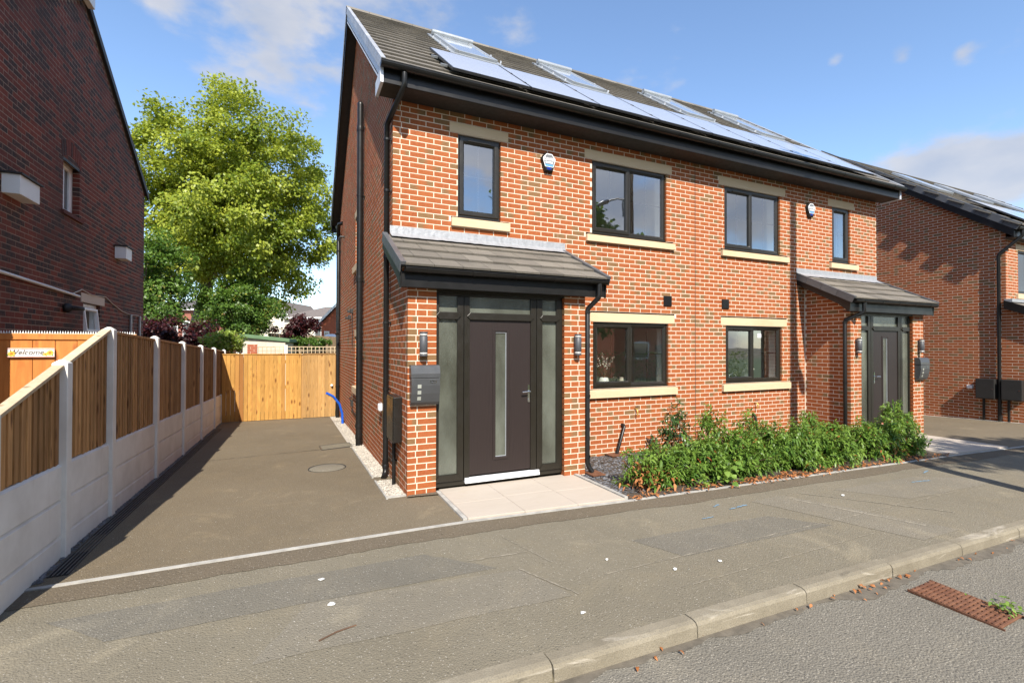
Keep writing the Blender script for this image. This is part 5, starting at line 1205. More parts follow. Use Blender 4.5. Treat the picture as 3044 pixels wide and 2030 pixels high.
# timber gates across the drive
GY = 9.42
def gate(name, x0, x1, z1, mat, label, knob=None):
    g = thing(name, ((x0 + x1) / 2, GY, G(x0, GY)), label, 'gate'); n = int(round((x1 - x0) / .1)); pt = (x1 - x0) / n
    for k in range(n):
        a = x0 + pt * k + .003; z0 = G(a, GY) + .015; dy = random.uniform(0, .010); mb = MB(); mb.box(a, a + pt - .006, GY + dy, GY + .018 + dy, z0, z1 - random.uniform(.0, .003)); mb.build('board', mat, g, bevel=.002)
    for z in (.1, .85, 1.55): MB().box(x0, x1, GY + .026, GY + .07, G(x0, GY) + z, G(x0, GY) + z + .09).build('ledge', mat, g)
    MB().box(x0 - .004, x1 + .004, GY - .012, GY + .05, z1 - .004, z1 + .022).build('top_rail', mat, g)
    if knob:
        kx, kz = knob; MB().lathe([(0, 0), (.035, .004), (.035, .014), (.012, .02), (.012, .045), (.026, .052), (.026, .072), (0, .078)], (0, 0, 0), 18).xform(Matrix.Translation((kx, GY, kz)) @ Matrix.Rotation(math.pi / 2, 4, 'X')).build('knob', 'white_plastic', g)
gate('timber_gate', -2.90, -.99, 1.515, 'wood_gate', 'wide orange-brown closeboard gate across the end of the drive')
gate('timber_side_gate', -.955, -.10, 1.520, 'wood_gate_b', 'narrow timber side gate next to the house corner', (-.20, .62))
gp_ = MB().box(-.993, -.952, GY + .035, GY + .12, -.6, 1.48).build('gate_post', 'wood_gate_b', None); tag(gp_, 'thin timber gate post between the wide gate and side gate', 'post')

# blue duct standing in the gravel
bp = MB().tube([(-.06, 7.55, -.22), (-.075, 7.5, .05), (-.15, 7.42, .30), (-.30, 7.32, .50), (-.46, 7.25, .60)], .030, 14, caps=False).build('duct_pipe', 'blue_pipe', None); tag(bp, 'bent bright blue plastic duct sticking up from the gravel margin', 'pipe')
MB().lathe([(.0315, 0), (.0315, .012)], (0, 0, 0), 14).xform(Matrix.Translation((-.225, 7.37, .40)) @ Matrix.Rotation(-.9, 4, 'Y')).build('tape', 'white_plastic', bp)

# ------------------------------------------------------------------ the old neighbour's house on the left
OX = -4.40; OR = (4.80, 7.57); oslope = .575
old = thing('old_brick_house', (-7.4, 4.8, 0), 'old dark soot-stained brick house with steep gable on the left', 'house')
zo = lambda y: OR[1] - oslope * abs(y - OR[1 - 1])
OYB, OYF = 8.62, 1.02
oh = [(4.10, 4.74, 3.825, 4.65), (4.95, 5.74, .90, 2.475), (4.85, 5.97, 2.475, 2.64)]
OM = Masonry('brick_old')
oclip = lambda z: (OYF if z < zo(OYF) - .05 else max(OYF, OR[0] - (OR[1] - .08 - z) / oslope), OYB if z < zo(OYB) - .05 else min(OYB, OR[0] + (OR[1] - .08 - z) / oslope))
ow = mortar('side_wall', (OX, 0, 0), (1, 0, 0), OYF, OYB, -.6, 5.1, oh, 'mortar_old', old, extra=[(OYF, 5.1), (OYB, 5.1), (OYB, zo(OYB) - .02), (OR[0], OR[1] - .02), (OYF, zo(OYF) - .02)], revs=[oh[0], oh[1]])
OM.wall(ow, (OX, 0, 0), (1, 0, 0), brick_list(OYF, OYB, -.1, 8.8, oh, 0, 1, None, oclip))
OM.build(300)
mb = MB(); mb.add([(OX, OYB, -.6), (-10.5, OYB, -.6), (-10.5, OYB, zo(OYB)), (OX, OYB, zo(OYB))], [(0, 1, 2, 3)]); mb.add([(OX, OYF, -.6), (-10.5, OYF, -.6), (-10.5, OYF, zo(OYF)), (OX, OYF, zo(OYF))], [(3, 2, 1, 0)]); mb.build('end_wall', 'brick_old', old)
for s_ in (1, -1):
    e = OYB + .12 if s_ > 0 else OYF - .12
    MB().prism([(OX + .06, OR[0], OR[1]), (OX + .06, e, zo(e)), (OX + .06, e, zo(e) + .08), (OX + .06, OR[0], OR[1] + .08)], (-6.3, 0, 0)).build('roof', 'roof_far', old)
    MB().prism([(OX + .062, OR[0], OR[1] - .07), (OX + .062, e, zo(e) - .07), (OX + .062, e, zo(e) - .002), (OX + .062, OR[0], OR[1] - .002)], (-.04, 0, 0)).build('verge_trim', 'black_matt', old)
# arched window
aw = MB(); y0, y1, z0, z1 = 4.10, 4.74, 3.825, 4.65
def orx(mb): return mb.xform(wall_matrix((OX, 0, 0), (1, 0, 0)))
a = MB().ring(y0 + .005, y1 - .005, z0 + .02, z1 - .005, .085, .09, .16, .02); a.box((y0 + y1) / 2 - .03, (y0 + y1) / 2 + .03, .10, .15, z0 + .10, z1 - .09); aw = orx(a).build('arched_window', 'white_paint', old, bevel=.004)
orx(MB().add([(y0, .13, z0), (y1, .13, z0), (y1, .13, z1), (y0, .13, z1)], [(0, 1, 2, 3)])).build('pane', 'glass_far', aw)
ar = MB(); n = 9
for k in range(n):                                                  # the arch's bricks on end
    t0, t1 = k / n, (k + 1) / n; f_ = lambda t_: (lerp(y0 - .05, y1 + .05, t_), z1 - .02 + .11 * (1 - (2 * t_ - 1) ** 2)); g_ = lambda t_: (lerp(y0 - .10, y1 + .10, t_), z1 + .215 + .11 * (1 - (2 * t_ - 1) ** 2))
    p = [f_(t0 + .01), f_(t1 - .01), g_(t1 - .01), g_(t0 + .01)]; q = MB(); q.prism([(u_, -.003, z_) for u_, z_ in p], (0, .09, 0), random.random()); orx(q).build('arch_brick', 'brick_old', aw)
q = MB(); q.prism([(y0 - .05 + (y1 - y0 + .1) * k / 8, -.001 + .004, z1 - .03 + .11 * (1 - (2 * k / 8 - 1) ** 2)) for k in range(9)] + [(y1 + .05, .003, z1 - .04), (y0 - .05, .003, z1 - .04)], (0, .02, 0)); orx(q).build('arch_soffit', 'black_matt', aw)
orx(MB().box(y0 - .06, y1 + .10, -.035, .1, z0 - .055, z0 + .004)).build('sill', 'brick_old', aw)
# lower window with its top light open
y0, y1, z0, z1 = 4.95, 5.74, .90, 2.475
a = MB().ring(y0 + .005, y1 - .005, z0 + .005, z1 - .005, .07, .05, .13, .015); a.box(y0 + .07, y1 - .07, .06, .12, 1.92, 1.98); lw = orx(a).build('lower_window', 'white_paint', old, bevel=.004)
orx(MB().add([(y0 + .07, .09, z0 + .07), (y1 - .07, .09, z0 + .07), (y1 - .07, .09, 1.92), (y0 + .07, .09, 1.92)], [(0, 1, 2, 3)])).build('pane', 'glass_far', lw)
s_ = MB().ring(-.32, .32, -.42, 0, .05, -.02, .03, .01); s_.xform(wall_matrix((OX, 0, 0), (1, 0, 0)) @ Matrix.Translation(((y0 + y1) / 2, .03, 2.40)) @ Matrix.Rotation(-.10, 4, 'X')); s_.build('open_sash', 'white_paint', lw)
orx(MB().box(4.85, 5.97, -.006, .1, 2.48, 2.635)).build('lintel', 'render_cream', lw, bevel=.004)
# boxed flues
for y, yb, z0, z1, p in ((2.34, 2.86, 3.60, 3.84, .17), (6.53, 6.92, 3.48, 3.72, .18)):
    bx_ = MB().box(OX, OX + p, y, yb, z0, z1).build('flue_box', 'white_paint', old, bevel=.004); MB().box(OX, OX + p + .03, y - .03, yb + .03, z1 + .002, z1 + .022).build('slate_top', 'black_matt', bx_)
MB().tube([(OX + .03, 1.1, 2.67), (OX + .03, 4.67, 2.55)], .022, 10).build('waste_pipe', 'white_paint', old)
MB().tube([(OX + .012, y, z) for y, z in ((4.4, 2.56), (4.85, 2.68), (5.3, 2.63), (6.0, 2.66), (6.4, 2.56), (7.0, 2.45), (7.5, 2.42), (8.2, 2.43))], .008, 6).build('cable', 'render_cream', old)
for y in (7.52, 8.2): MB().tube([(OX + .03, y, 2.42), (OX + .03, y, -.4)], .022, 8).build('conduit', 'flashing', old)
c = MB(); c.lathe([(.0, 0), (.07, .01), (.075, .05), (.05, .09), (.03, .11)], (0, 0, 0), 16); c.xform(Matrix.Translation((OX, 4.18, 2.33)) @ Matrix.Rotation(math.pi / 2, 4, 'Y')); c.tube([(OX + .1, 4.18, 2.33), (OX + .14, 4.2, 2.33), (OX + .16, 4.38, 2.33)], .035, 12); c.build('security_lamp', 'black_matt', old)
# small white box high up on the verge
MB().box(OX + .066, OX + .16, 4.45, 4.80, 7.38, 7.80).build('verge_box', 'white_paint', old, bevel=.01)
# stained side gate with a painted sign
sg = thing('stained_side_gate', (-3.7, 2.0, 0), 'orange stained board gate beside the old house behind the fence', 'gate')
for k in range(7):
    a = -4.38 + k * .202; MB().box(a + .002, a + .200, 2.0 + random.uniform(0, .003), 2.022, .02, 1.815).build('board', 'wood_stained', sg, bevel=.004)
MB().box(-4.38, -2.99, 1.985, 2.02, 1.816, 1.885).build('top_rail', 'wood_stained', sg, bevel=.004)
V = [(-.006, 0, 0), (.006, 0, 0), (.006, .012, 0), (-.006, .012, 0), (0, .006, .034)]
sm_ = bpy.data.meshes.new('spike'); sm_.from_pydata(V, [], [(0, 1, 4), (1, 2, 4), (2, 3, 4), (3, 0, 4)]); sm_.materials.append(MAT['white_paint'])
MB().box(-4.38, -2.99, 1.988, 2.012, 1.886, 1.892).build('spike_strip', 'wood_pale', sg)
for k in range(58): link(bpy.data.objects.new('spike', sm_), sg, Matrix.Translation((-4.37 + k * .0238, 1.995, 1.892)))
sx0, sx1, sz0, sz1 = -4.185, -3.770, 1.610, 1.715
sgn = MB().box(sx0, sx1, 1.968, 1.982, sz0, sz1).build('welcome_sign', 'sign_cream', None, bevel=.002); tag(sgn, 'white Welcome sign with yellow sunflowers on the stained gate', 'sign')
for z in (sz0 + .006, sz1 - .008): MB().box(sx0 + .004, sx1 - .004, 1.9645, 1.967, z - .006, z + .006).build('border', 'sign_pink', sgn)
mobj('lettering', text_mesh('Welcome', .078, .30, .0), 'sign_ink', sgn, None, Matrix.Translation((-4.02, 1.963, 1.666)) @ FRONT)
for x, z, s in ((-4.145, 1.652, .033), (-3.808, 1.662, .034), (-3.850, 1.645, .020)):
    f = MB()
    for k in range(12):
        a = k * math.pi / 6; f.add([(x + s * .35 * math.cos(a - .3), 1.962, z + s * .35 * math.sin(a - .3)), (x + s * .35 * math.cos(a + .3), 1.962, z + s * .35 * math.sin(a + .3)), (x + s * math.cos(a + .12), 1.961, z + s * math.sin(a + .12)), (x + s * math.cos(a - .12), 1.961, z + s * math.sin(a - .12))], [(0, 1, 2, 3)])
    f.build('sunflower', 'petal_yellow', sgn); c = MB(); c.add([(x + s * .42 * math.cos(a), 1.9605, z + s * .42 * math.sin(a)) for a in np.arange(0, 6.28, .52)], [tuple(range(13))[:12]]); c.build('flower_heart', 'petal_orange', sgn)
    for a in (3.7, 5.2): l_ = MB(); l_.add([(x + s * .6 * math.cos(a), 1.963, z + s * .6 * math.sin(a)), (x + s * 1.3 * math.cos(a + .25), 1.963, z + s * 1.0 * math.sin(a + .25)), (x + s * 1.7 * math.cos(a), 1.963, z + s * 1.25 * math.sin(a)), (x + s * 1.2 * math.cos(a - .3), 1.963, z + s * .8 * math.sin(a - .3))], [(0, 1, 2, 3)]); l_.build('sign_leaf', 'sign_leaf', sgn)

# ------------------------------------------------------------------ the next new house to the right
NX, NF, NB = 15.2, .30, 9.4
nxt = thing('next_brick_house', (18, 4, -.2), 'next new red brick house with dark verge tiles at the right edge', 'house')
NE = (-.06, 4.76); NR = (4.86, 8.27); ns = (NR[1] - NE[1]) / (NR[0] - NE[0]); NA = math.atan(ns)
zn = lambda y: NE[1] + ns * (min(y, 2 * NR[0] - y) - NE[0])
NM = Masonry('brick_new')
nw = mortar('side_wall', (NX, 0, 0), (-1, 0, 0), -NB, -NF - .0014, -.8, 4.7, [], 'mortar_new', nxt, extra=[(-NB, 4.7), (-NF - .0014, 4.7), (-NF - .0014, zn(NF) - .1), (-NR[0], NR[1] - .1), (-NB, zn(NB) - .1)])
nclip = lambda z: (max(-NB, -(2 * NR[0] - (NE[0] + (z + .14 - NE[1]) / ns))), min(-NF, -(NE[0] + (z + .14 - NE[1]) / ns)) if z > 4.6 else -NF)
NM.wall(nw, (NX, 0, 0), (-1, 0, 0), brick_list(-NB, -NF, -.6, 8.2, (), -NF, 0, {'hi': 1}, lambda z: nclip(z) if z > 4.6 else (-NB, -NF)))
nfw = mortar('front_wall', (NX, NF, 0), (0, -1, 0), 0, 4.6, -.8, 4.75, [(.66, 1.4, 3.15, 4.3)], 'mortar_new', nxt)
NM.wall(nfw, (NX, NF, 0), (0, -1, 0), brick_list(0, 4.6, -.6, 4.65, [(.66, 1.4, 3.15, 4.3), (.53, 1.53, 4.275, 4.425), (.53, 1.53, 3.0, 3.15)], 0, 1, {'lo': 0}))
MB().add([(NX + 4.6, NF, -.8), (NX + 4.6, NB, -.8), (NX + 4.6, NB, zn(NB) - .1), (NX + 4.6, NR[0], NR[1] - .1), (NX + 4.6, NF, zn(NF) - .1)], [(0, 1, 2, 3, 4)]).build('far_side_wall', 'brick_far', nxt)
# its porch, flush with the side wall
NPY = NF - .95; pz = lambda y: 2.83 - .43 * (NF - y)
npo = MB(); npo.add([(NX + .0014, NPY, -.6), (NX + .0014, NF + .01, -.6), (NX + .0014, NF + .01, pz(NF)), (NX + .0014, NPY, pz(NPY))], [(3, 2, 1, 0)]); npo.add([(NX, NPY + .0014, -.6), (NX + 2.4, NPY + .0014, -.6), (NX + 2.4, NPY + .0014, 2.3), (NX, NPY + .0014, 2.3)], [(0, 1, 2, 3)]); npo = npo.build('porch', 'mortar_new', nxt)
NM.wall(npo, (NX, 0, 0), (-1, 0, 0), brick_list(-NF + .002, -NPY, -.5, 2.8, (), -NF, 1, None, lambda z: (-NF + .002, -max(NPY, NF - (2.80 - z) / .43))))
NM.build(300)
MB().prism([(NX - .12, NF, pz(NF) + .02), (NX - .12, NPY - .25, pz(NPY - .25) + .02), (NX - .12, NPY - .25, pz(NPY - .25) + .10), (NX - .12, NF, pz(NF) + .10)], (2.7, 0, 0)).build('porch_roof', 'roof_tile', npo)
MB().prism([(NX - .135, NF, pz(NF) - .10), (NX - .135, NPY - .25, pz(NPY - .25) - .10), (NX - .135, NPY - .25, pz(NPY - .25) + .11), (NX - .135, NF, pz(NF) + .11)], (.014, 0, 0)).build('verge_board', 'black_plastic', npo)
MB().box(NX - .12, NX + 2.6, NF - .16, NF - .003, pz(NF) + .06, pz(NF) + .14).build('flashing', 'lead', npo)
# window at the edge of the frame
q = MB().ring(NX + .665, NX + 1.395, 3.155, 4.295, .07, NF + .03, NF + .1, .014).build('window', 'frame_brown', nxt)
MB().add([(NX + .7, NF + .07, 3.2), (NX + 1.35, NF + .07, 3.2), (NX + 1.35, NF + .07, 4.25), (NX + .7, NF + .07, 4.25)], [(0, 1, 2, 3)]).build('pane', 'glass_far', q)
MB().box(NX + .53, NX + 1.53, NF - .004, NF + .1, 4.28, 4.42).build('lintel', 'sandstone', q); MB().box(NX + .53, NX + 1.53, NF - .05, NF + .1, 3.01, 3.14).build('sill', 'sandstone', q)
# roof
nS = Vector((0, math.cos(NA), math.sin(NA))); nN = Vector((0, -math.sin(NA), math.cos(NA))); nL = (NR[0] - NE[0]) / math.cos(NA); nO = Vector((0, NE[0], NE[1]))
nro = MB().add([(NX - .2, NE[0], NE[1] - .03), (NX + 11, NE[0], NE[1] - .03), (NX + 11, NR[0], NR[1] - .03), (NX - .2, NR[0], NR[1] - .03), (NX + 11, 2 * NR[0] - NE[0], NE[1]), (NX - .2, 2 * NR[0] - NE[0], NE[1])], [(0, 1, 2, 3), (3, 2, 4, 5)]).build('roof', 'roof_tile', nxt)
TI2 = Pieces('roof_tile', 'roof_tiling', 'roof_tile', tile_geom(TW), BF)
for r_ in range(int(nL / GA) + 1):
    for i in range(32): TI2.add(nro, basis(nO + XV * (NX - .17 + TW * (i + .5 * (r_ % 2))) + nS * (r_ * GA), XV, nS, nN), nN)
TI2.build(60)
for k in range(int(nL / GA) + 1):
    o = nO + nS * (k * GA) + XV * (NX - .235); r_ = random.random(); mb = MB(); mb.obox(o + nN * .006, XV * .07, nS * (GA + .02), nN * .05, r_); mb.obox(o - nN * .12, XV * .012, nS * (GA - .006), nN * .126, r_); mb.build('verge_cap', 'verge_dark', nro, bevel=.005)
MB().prism([(NX - .215, NE[0] + .12, NE[1] + .12 * ns - .08), (NX - .215, NR[0], NR[1] - .08), (NX - .215, NR[0], NR[1] - .28), (NX - .215, NE[0] + .2, NE[1] - .20), (NX - .215, NE[0] + .12, NE[1] - .26)], (.02, 0, 0)).build('barge_board', 'black_plastic', nro)
MB().prism([(NX - .194, NF - .2, zn(NF - .2) - .24), (NX - .194, NR[0], NR[1] - .24), (NX - .194, NR[0], NR[1] - .26), (NX - .194, NF - .2, zn(NF - .2) - .26)], (.19, 0, 0)).build('verge_soffit', 'black_matt', nro)
MB().box(NX - .19, NX + 11, NE[0] + .13, NE[0] + .15, NE[1] - .26, NE[1] + .02).build('fascia', 'black_plastic', nro)
MB().box(NX - .19, NX + 11, NE[0] + .151, NF - .003, NE[1] - .255, NE[1] - .245).build('soffit', 'black_matt', nro)
gutter(nro, NX - .2, NX + 9, NE[0] + .06, NE[1] - .02, .06, brackets=9)
for k in range(7):
    o = Vector((NX + .75 + k * 1.188, NE[0], NE[1])) + nS * .35 + nN * .075; p = MB().obox(o, XV * 1.168, nS * 1.55, nN * .035).build('solar_panel', 'dark_metal', nxt)
    MB().add([o + XV * a + nS * b + nN * .0375 for a, b in ((.012, .012), (1.156, .012), (1.156, 1.538), (.012, 1.538))], [(0, 1, 2, 3)]).build('glass_face', 'solar', p)
for a in (1.1, 3.6, 6.3):
    o = Vector((NX + a, NE[0], NE[1])) + nS * 2.85 + nN * .03; p = MB().obox(o, XV * .82, nS * 1.6, nN * .07).build('roof_window', 'flashing', nxt, bevel=.01)
    MB().add([o + XV * e + nS * s + nN * .072 for e, s in ((.07, .07), (.75, .07), (.75, 1.53), (.07, 1.53))], [(0, 1, 2, 3)]).build('pane', 'solar', p)
nd = MB().tube([(NX + .06, NE[0] + .06, NE[1] - .08), (NX + .05, NE[0] + .06, NE[1] - .22), (NX - .06, NF + .10, NE[1] - .62), (NX - .06, NF + .12, NE[1] - .68), (NX - .06, NF + .12, -.2)], .04, 12).build('downpipe', 'black_plastic', nxt)
for z in (3.6, 2.6, 1.7, .9): clip(nd, NX - .06, NF + .12, z, .04, NX)
for y0, y1, lab in ((.47, .86, 'black meter box left of the downpipe on the next house'), (-.06, .34, 'black meter box right of the downpipe on the next house, by the frame edge')):
    mbx = MB().box(NX - .20, NX - .002, y0, y1, .415, .93).build('meter_box', 'black_matt', None, bevel=.008); tag(mbx, lab, 'meter box', 'black meter boxes on the next house')
    MB().box(NX - .206, NX - .2005, y0 + .015, y1 - .015, .43, .915).build('door', 'black_matt', mbx); MB().tube([(NX - .206, y0 + .05 if y0 < 0.2 else y0 + .04, .67), (NX - .216, y0 + .05 if y0 < .2 else y0 + .04, .67)], .010, 8).build('lock', 'chrome', mbx)
    ym = y0 + .27 if y0 > .2 else y0 + .3; MB().tube([(NX - .06, ym, .415), (NX - .06, ym, -.2)], .028, 10).build('service_pipe', 'black_plastic', mbx)
b = MB().box(NX - .07, NX - .002, .98, 1.10, .645, .735).build('socket_box', 'white_plastic', None, bevel=.006); tag(b, 'small white socket box on the side wall of the next house', 'socket'); MB().box(NX - .076, NX - .071, .99, 1.09, .655, .725).build('cover', 'white_plastic', b)
sheet('gravel_margin', [15.05, 15.2], [-.6, 0, 9], .012, 'chippings')
MB().prism([(15.04, -.6, G(15, -.6) - .05), (15.04, 0, G(15, 0) - .05), (15.04, 0, G(15, 0) + .03), (15.04, -.6, G(15, -.6) + .03)], (.02, 0, 0)).build('margin_edging', 'edging', None, 'structure')

# ------------------------------------------------------------------ trees and gardens behind
def tree(name, label, cat, base, ccen, rad, clumps, per, lsz, mat, trunk_r, spread=.8, hang=.35, trunk_top=.75, group=None, cut=None, limbs=16):
    base = Vector(base); ccen = Vector(ccen); t_ = thing(name, base, label, cat, group)
    d = unit(rng.normal(0, 1, (clumps, 3))); r_ = rng.random(clumps) ** .38
    lump = 1 + .16 * np.sin(d[:, 0] * 5.1 + ccen.x) * np.cos(d[:, 2] * 4.3 + 1.3) + .10 * np.sin(d[:, 1] * 9.3 + d[:, 2] * 7.7)
    Cn = np.array(ccen) + d * np.array(rad) * (r_ * lump)[:, None]
    if cut: Cn = Cn[[cut(c) for c in Cn]]
    nC = len(Cn); cr_ = spread * rng.uniform(.55, 1.25, nC)
    tr_ = MB(); top = lerp(base, ccen, trunk_top) + Vector((0, 0, rad[2] * .25)); tr_.tube([base - Vector((0, 0, .3)), base + Vector((0, 0, .25)), lerp(base, top, .35) + Vector((random.uniform(-.1, .1), 0, 0)), lerp(base, top, .7), top], [trunk_r * 1.35, trunk_r, trunk_r * .85, trunk_r * .55, trunk_r * .2], 10, caps=False)
    for k in range(limbs):
        e = Vector(Cn[k * (nC // limbs)]); s = lerp(base, top, random.uniform(.35, .9)); mid = lerp(s, e, .5) + Vector((0, 0, .12 * (e - s).length)); tr_.tube([s, lerp(s, mid, .6), mid, e], [trunk_r * .42, trunk_r * .3, trunk_r * .2, .02], 6, caps=False)
    tr_.build('trunk', 'bark', t_)
    P = np.repeat(Cn, per, 0); n = len(P); off = rng.normal(0, 1, (n, 3)); off = unit(off) * (rng.random(n) ** .45)[:, None] * np.repeat(cr_, per)[:, None] * np.array([1, 1, .72]); P = P + off
    outw = unit(P - np.array(ccen)); D = unit(rng.normal(0, .55, (n, 3)) + outw * .5 + np.array([0, 0, -hang])); N = unit(outw * .6 + np.array([0, 0, .75]) + rng.normal(0, .45, (n, 3)))
    L = rng.uniform(*lsz, n); V, lo, tot = leaf4(P, D, N, L, L * rng.uniform(.55, .85, n)); rn = np.clip(np.repeat(rng.uniform(.15, .75, nC), per) + rng.normal(0, .22, n), 0, 1)
    foliage('crown', V, lo, tot, rn, mat, t_); return t_
c0 = at(702, 600, 26)
tree('lime_tree', 'large bright yellow-green tree behind the drive gate', 'tree', at(576, 1010, 26.3), c0, (5.0, 4.6, 5.3), 500, 230, (.11, .22), 'leaf_linden', .34, .85, .6, .75, cut=lambda c: c[2] > 4.2 or c[0] > -4.0)
c1 = at(712, 908, 24.0); tree('maple_tree', 'mid green leafy tree in front of the big tree trunk', 'tree', (c1.x, c1.y, -.5), c1, (1.75, 1.5, 1.55), 150, 170, (.07, .15), 'leaf_maple', .10, .5, .35)
c2 = at(448, 850, 19); tree('garden_tree', 'green tree half hidden behind the old brick house', 'tree', (c2.x - .6, c2.y, -.5), c2, (1.25, 1.3, 2.0), 120, 160, (.07, .15), 'leaf_maple', .12, .55, .35)
c3 = at(525, 998, 15.5); tree('red_acer', 'dark red acer bush behind the fence on the left', 'bush', (c3.x, c3.y, -.4), c3, (1.2, .9, .55), 60, 90, (.06, .14), 'leaf_red', .06, .35, .5, limbs=8)
c4 = at(885, 975, 22.5); tree('red_acer', 'dark red acer bush beside the far brick house', 'bush', (c4.x, c4.y, -.2), c4, (.95, .8, .50), 50, 90, (.07, .15), 'leaf_red', .06, .30, .5, limbs=8)
c5 = at(670, 1018, 14.5); tree('lime_shrub', 'lime green feathery bush behind the fence posts', 'bush', (c5.x, c5.y, -.4), c5, (.45, .5, .30), 45, 80, (.05, .11), 'leaf_lime', .04, .26, -.3, limbs=6)
c6 = at(920, 1020, 22.0); tree('green_shrub', 'low green bushes in front of the brown far fence', 'bush', (c6.x, c6.y, -.2), c6, (.95, .5, .22), 40, 80, (.05, .11), 'leaf_maple', .03, .2, .2, limbs=6)

# trellis fence, brick pier, garage, far fence
TY = 12.2
tf = thing('trellis_fence', (-1.2, TY, -.36), 'timber fence with square trellis top beyond the drive gate', 'fence')
xa, xb = onY(768, 1035, TY).x, .4; zt = onY(880, 1031, TY).z; zb_ = onY(880, 1053, TY).z
n = int((xb - xa) / .12)
for k in range(n + 1): MB().box(xa + k * .12 - .011, xa + k * .12 + .011, TY - .02, TY - .002, zb_, zt).build('lath', 'wood_pale', tf)
for z in (zb_, (zb_ + zt) / 2, zt): MB().box(xa, xb, TY, TY + .018, z - .012, z + .012).build('lath', 'wood_pale', tf)
for k in range(int((xb - xa) / .14)): MB().box(xa + k * .14 + .002, xa + k * .14 + .138, TY + .02, TY + .04, -.5, zb_ - .014).build('board', 'wood_gate', tf)
for px_ in (850,): x = onY(px_, 1035, TY).x; MB().box(x - .05, x + .05, TY - .06, TY + .04, -.5, zt + .06).build('post', 'concrete', tf)
xp, xq = onY(736, 1035, TY).x, onY(765, 1035, TY).x
bp_ = thing('brick_pier', ((xp + xq) / 2, TY, -.4), 'red brick pier at the left end of the trellis fence', 'pier'); core = MB().box(xp + .006, xq - .006, TY - .10, TY + .12, -.6, onY(750, 1022, TY).z - .006).build('core', 'mortar_new', bp_)
for k in range(-7, int(onY(750, 1022, TY).z / .075)):
    z = k * .075 + .005; m_ = (xp + xq) / 2 + (.05 if k % 2 else -.05)
    for a, b in ((xp, m_ - .005), (m_ + .005, xq)): MB().box(a, b, TY - .108, TY - .04, z, z + .065, random.random()).build('brick', 'brick_far', bp_)
ga_ = thing('garage', at(785, 1030, 19.5), 'pale stone garage with green felt roof beyond the gate', 'garage'); a, b = at(722, 1003, 19.5), at(848, 1018, 19.5)
wl = MB().prism([(a.x, a.y, -.6), (b.x, b.y, -.6), (b.x, b.y, b.z), (a.x, a.y, a.z)], (.5, 3.5, 0)).build('wall', 'garage_wall', ga_)
for k in range(7):
    for i in range(5):
        u0, u1 = (i + (.5 if k % 2 else 0)) / 5.5, (i + .96 + (.5 if k % 2 else 0)) / 5.5; z0, z1 = .9 + k * .2, 1.09 + k * .2; p, q = lerp(a, b, u0), lerp(a, b, min(1, u1))
        if z1 < min(lerp(a.z, b.z, u0), lerp(a.z, b.z, u1)) - .02: MB().prism([(p.x, p.y - .012, z0), (q.x, q.y - .012, z0), (q.x, q.y - .012, z1), (p.x, p.y - .012, z1)], (0, .03, 0)).build('stone', 'garage_wall', ga_)
MB().prism([(a.x - .12, a.y - .12, a.z + .005), (b.x + .15, b.y - .12, b.z + .005), (b.x + .15, b.y - .12, b.z + .15), (a.x - .12, a.y - .12, a.z + .15)], (.5, 3.8, 0)).build('roof', 'felt_green', ga_, bevel=.02)
ff = thing('far_fence', at(920, 1020, 25), 'plain brown board fence in front of the far houses', 'fence'); a, b = at(800, 990, 25.5), at(1030, 1003, 23.5)
for k in range(28):
    p, q = lerp(a, b, k / 28), lerp(a, b, (k + .97) / 28); MB().prism([(p.x, p.y, -.5), (q.x, q.y, -.5), (q.x, q.y, q.z), (p.x, p.y, p.z)], (.0, .02, 0)).build('board', 'wood_old', ff)

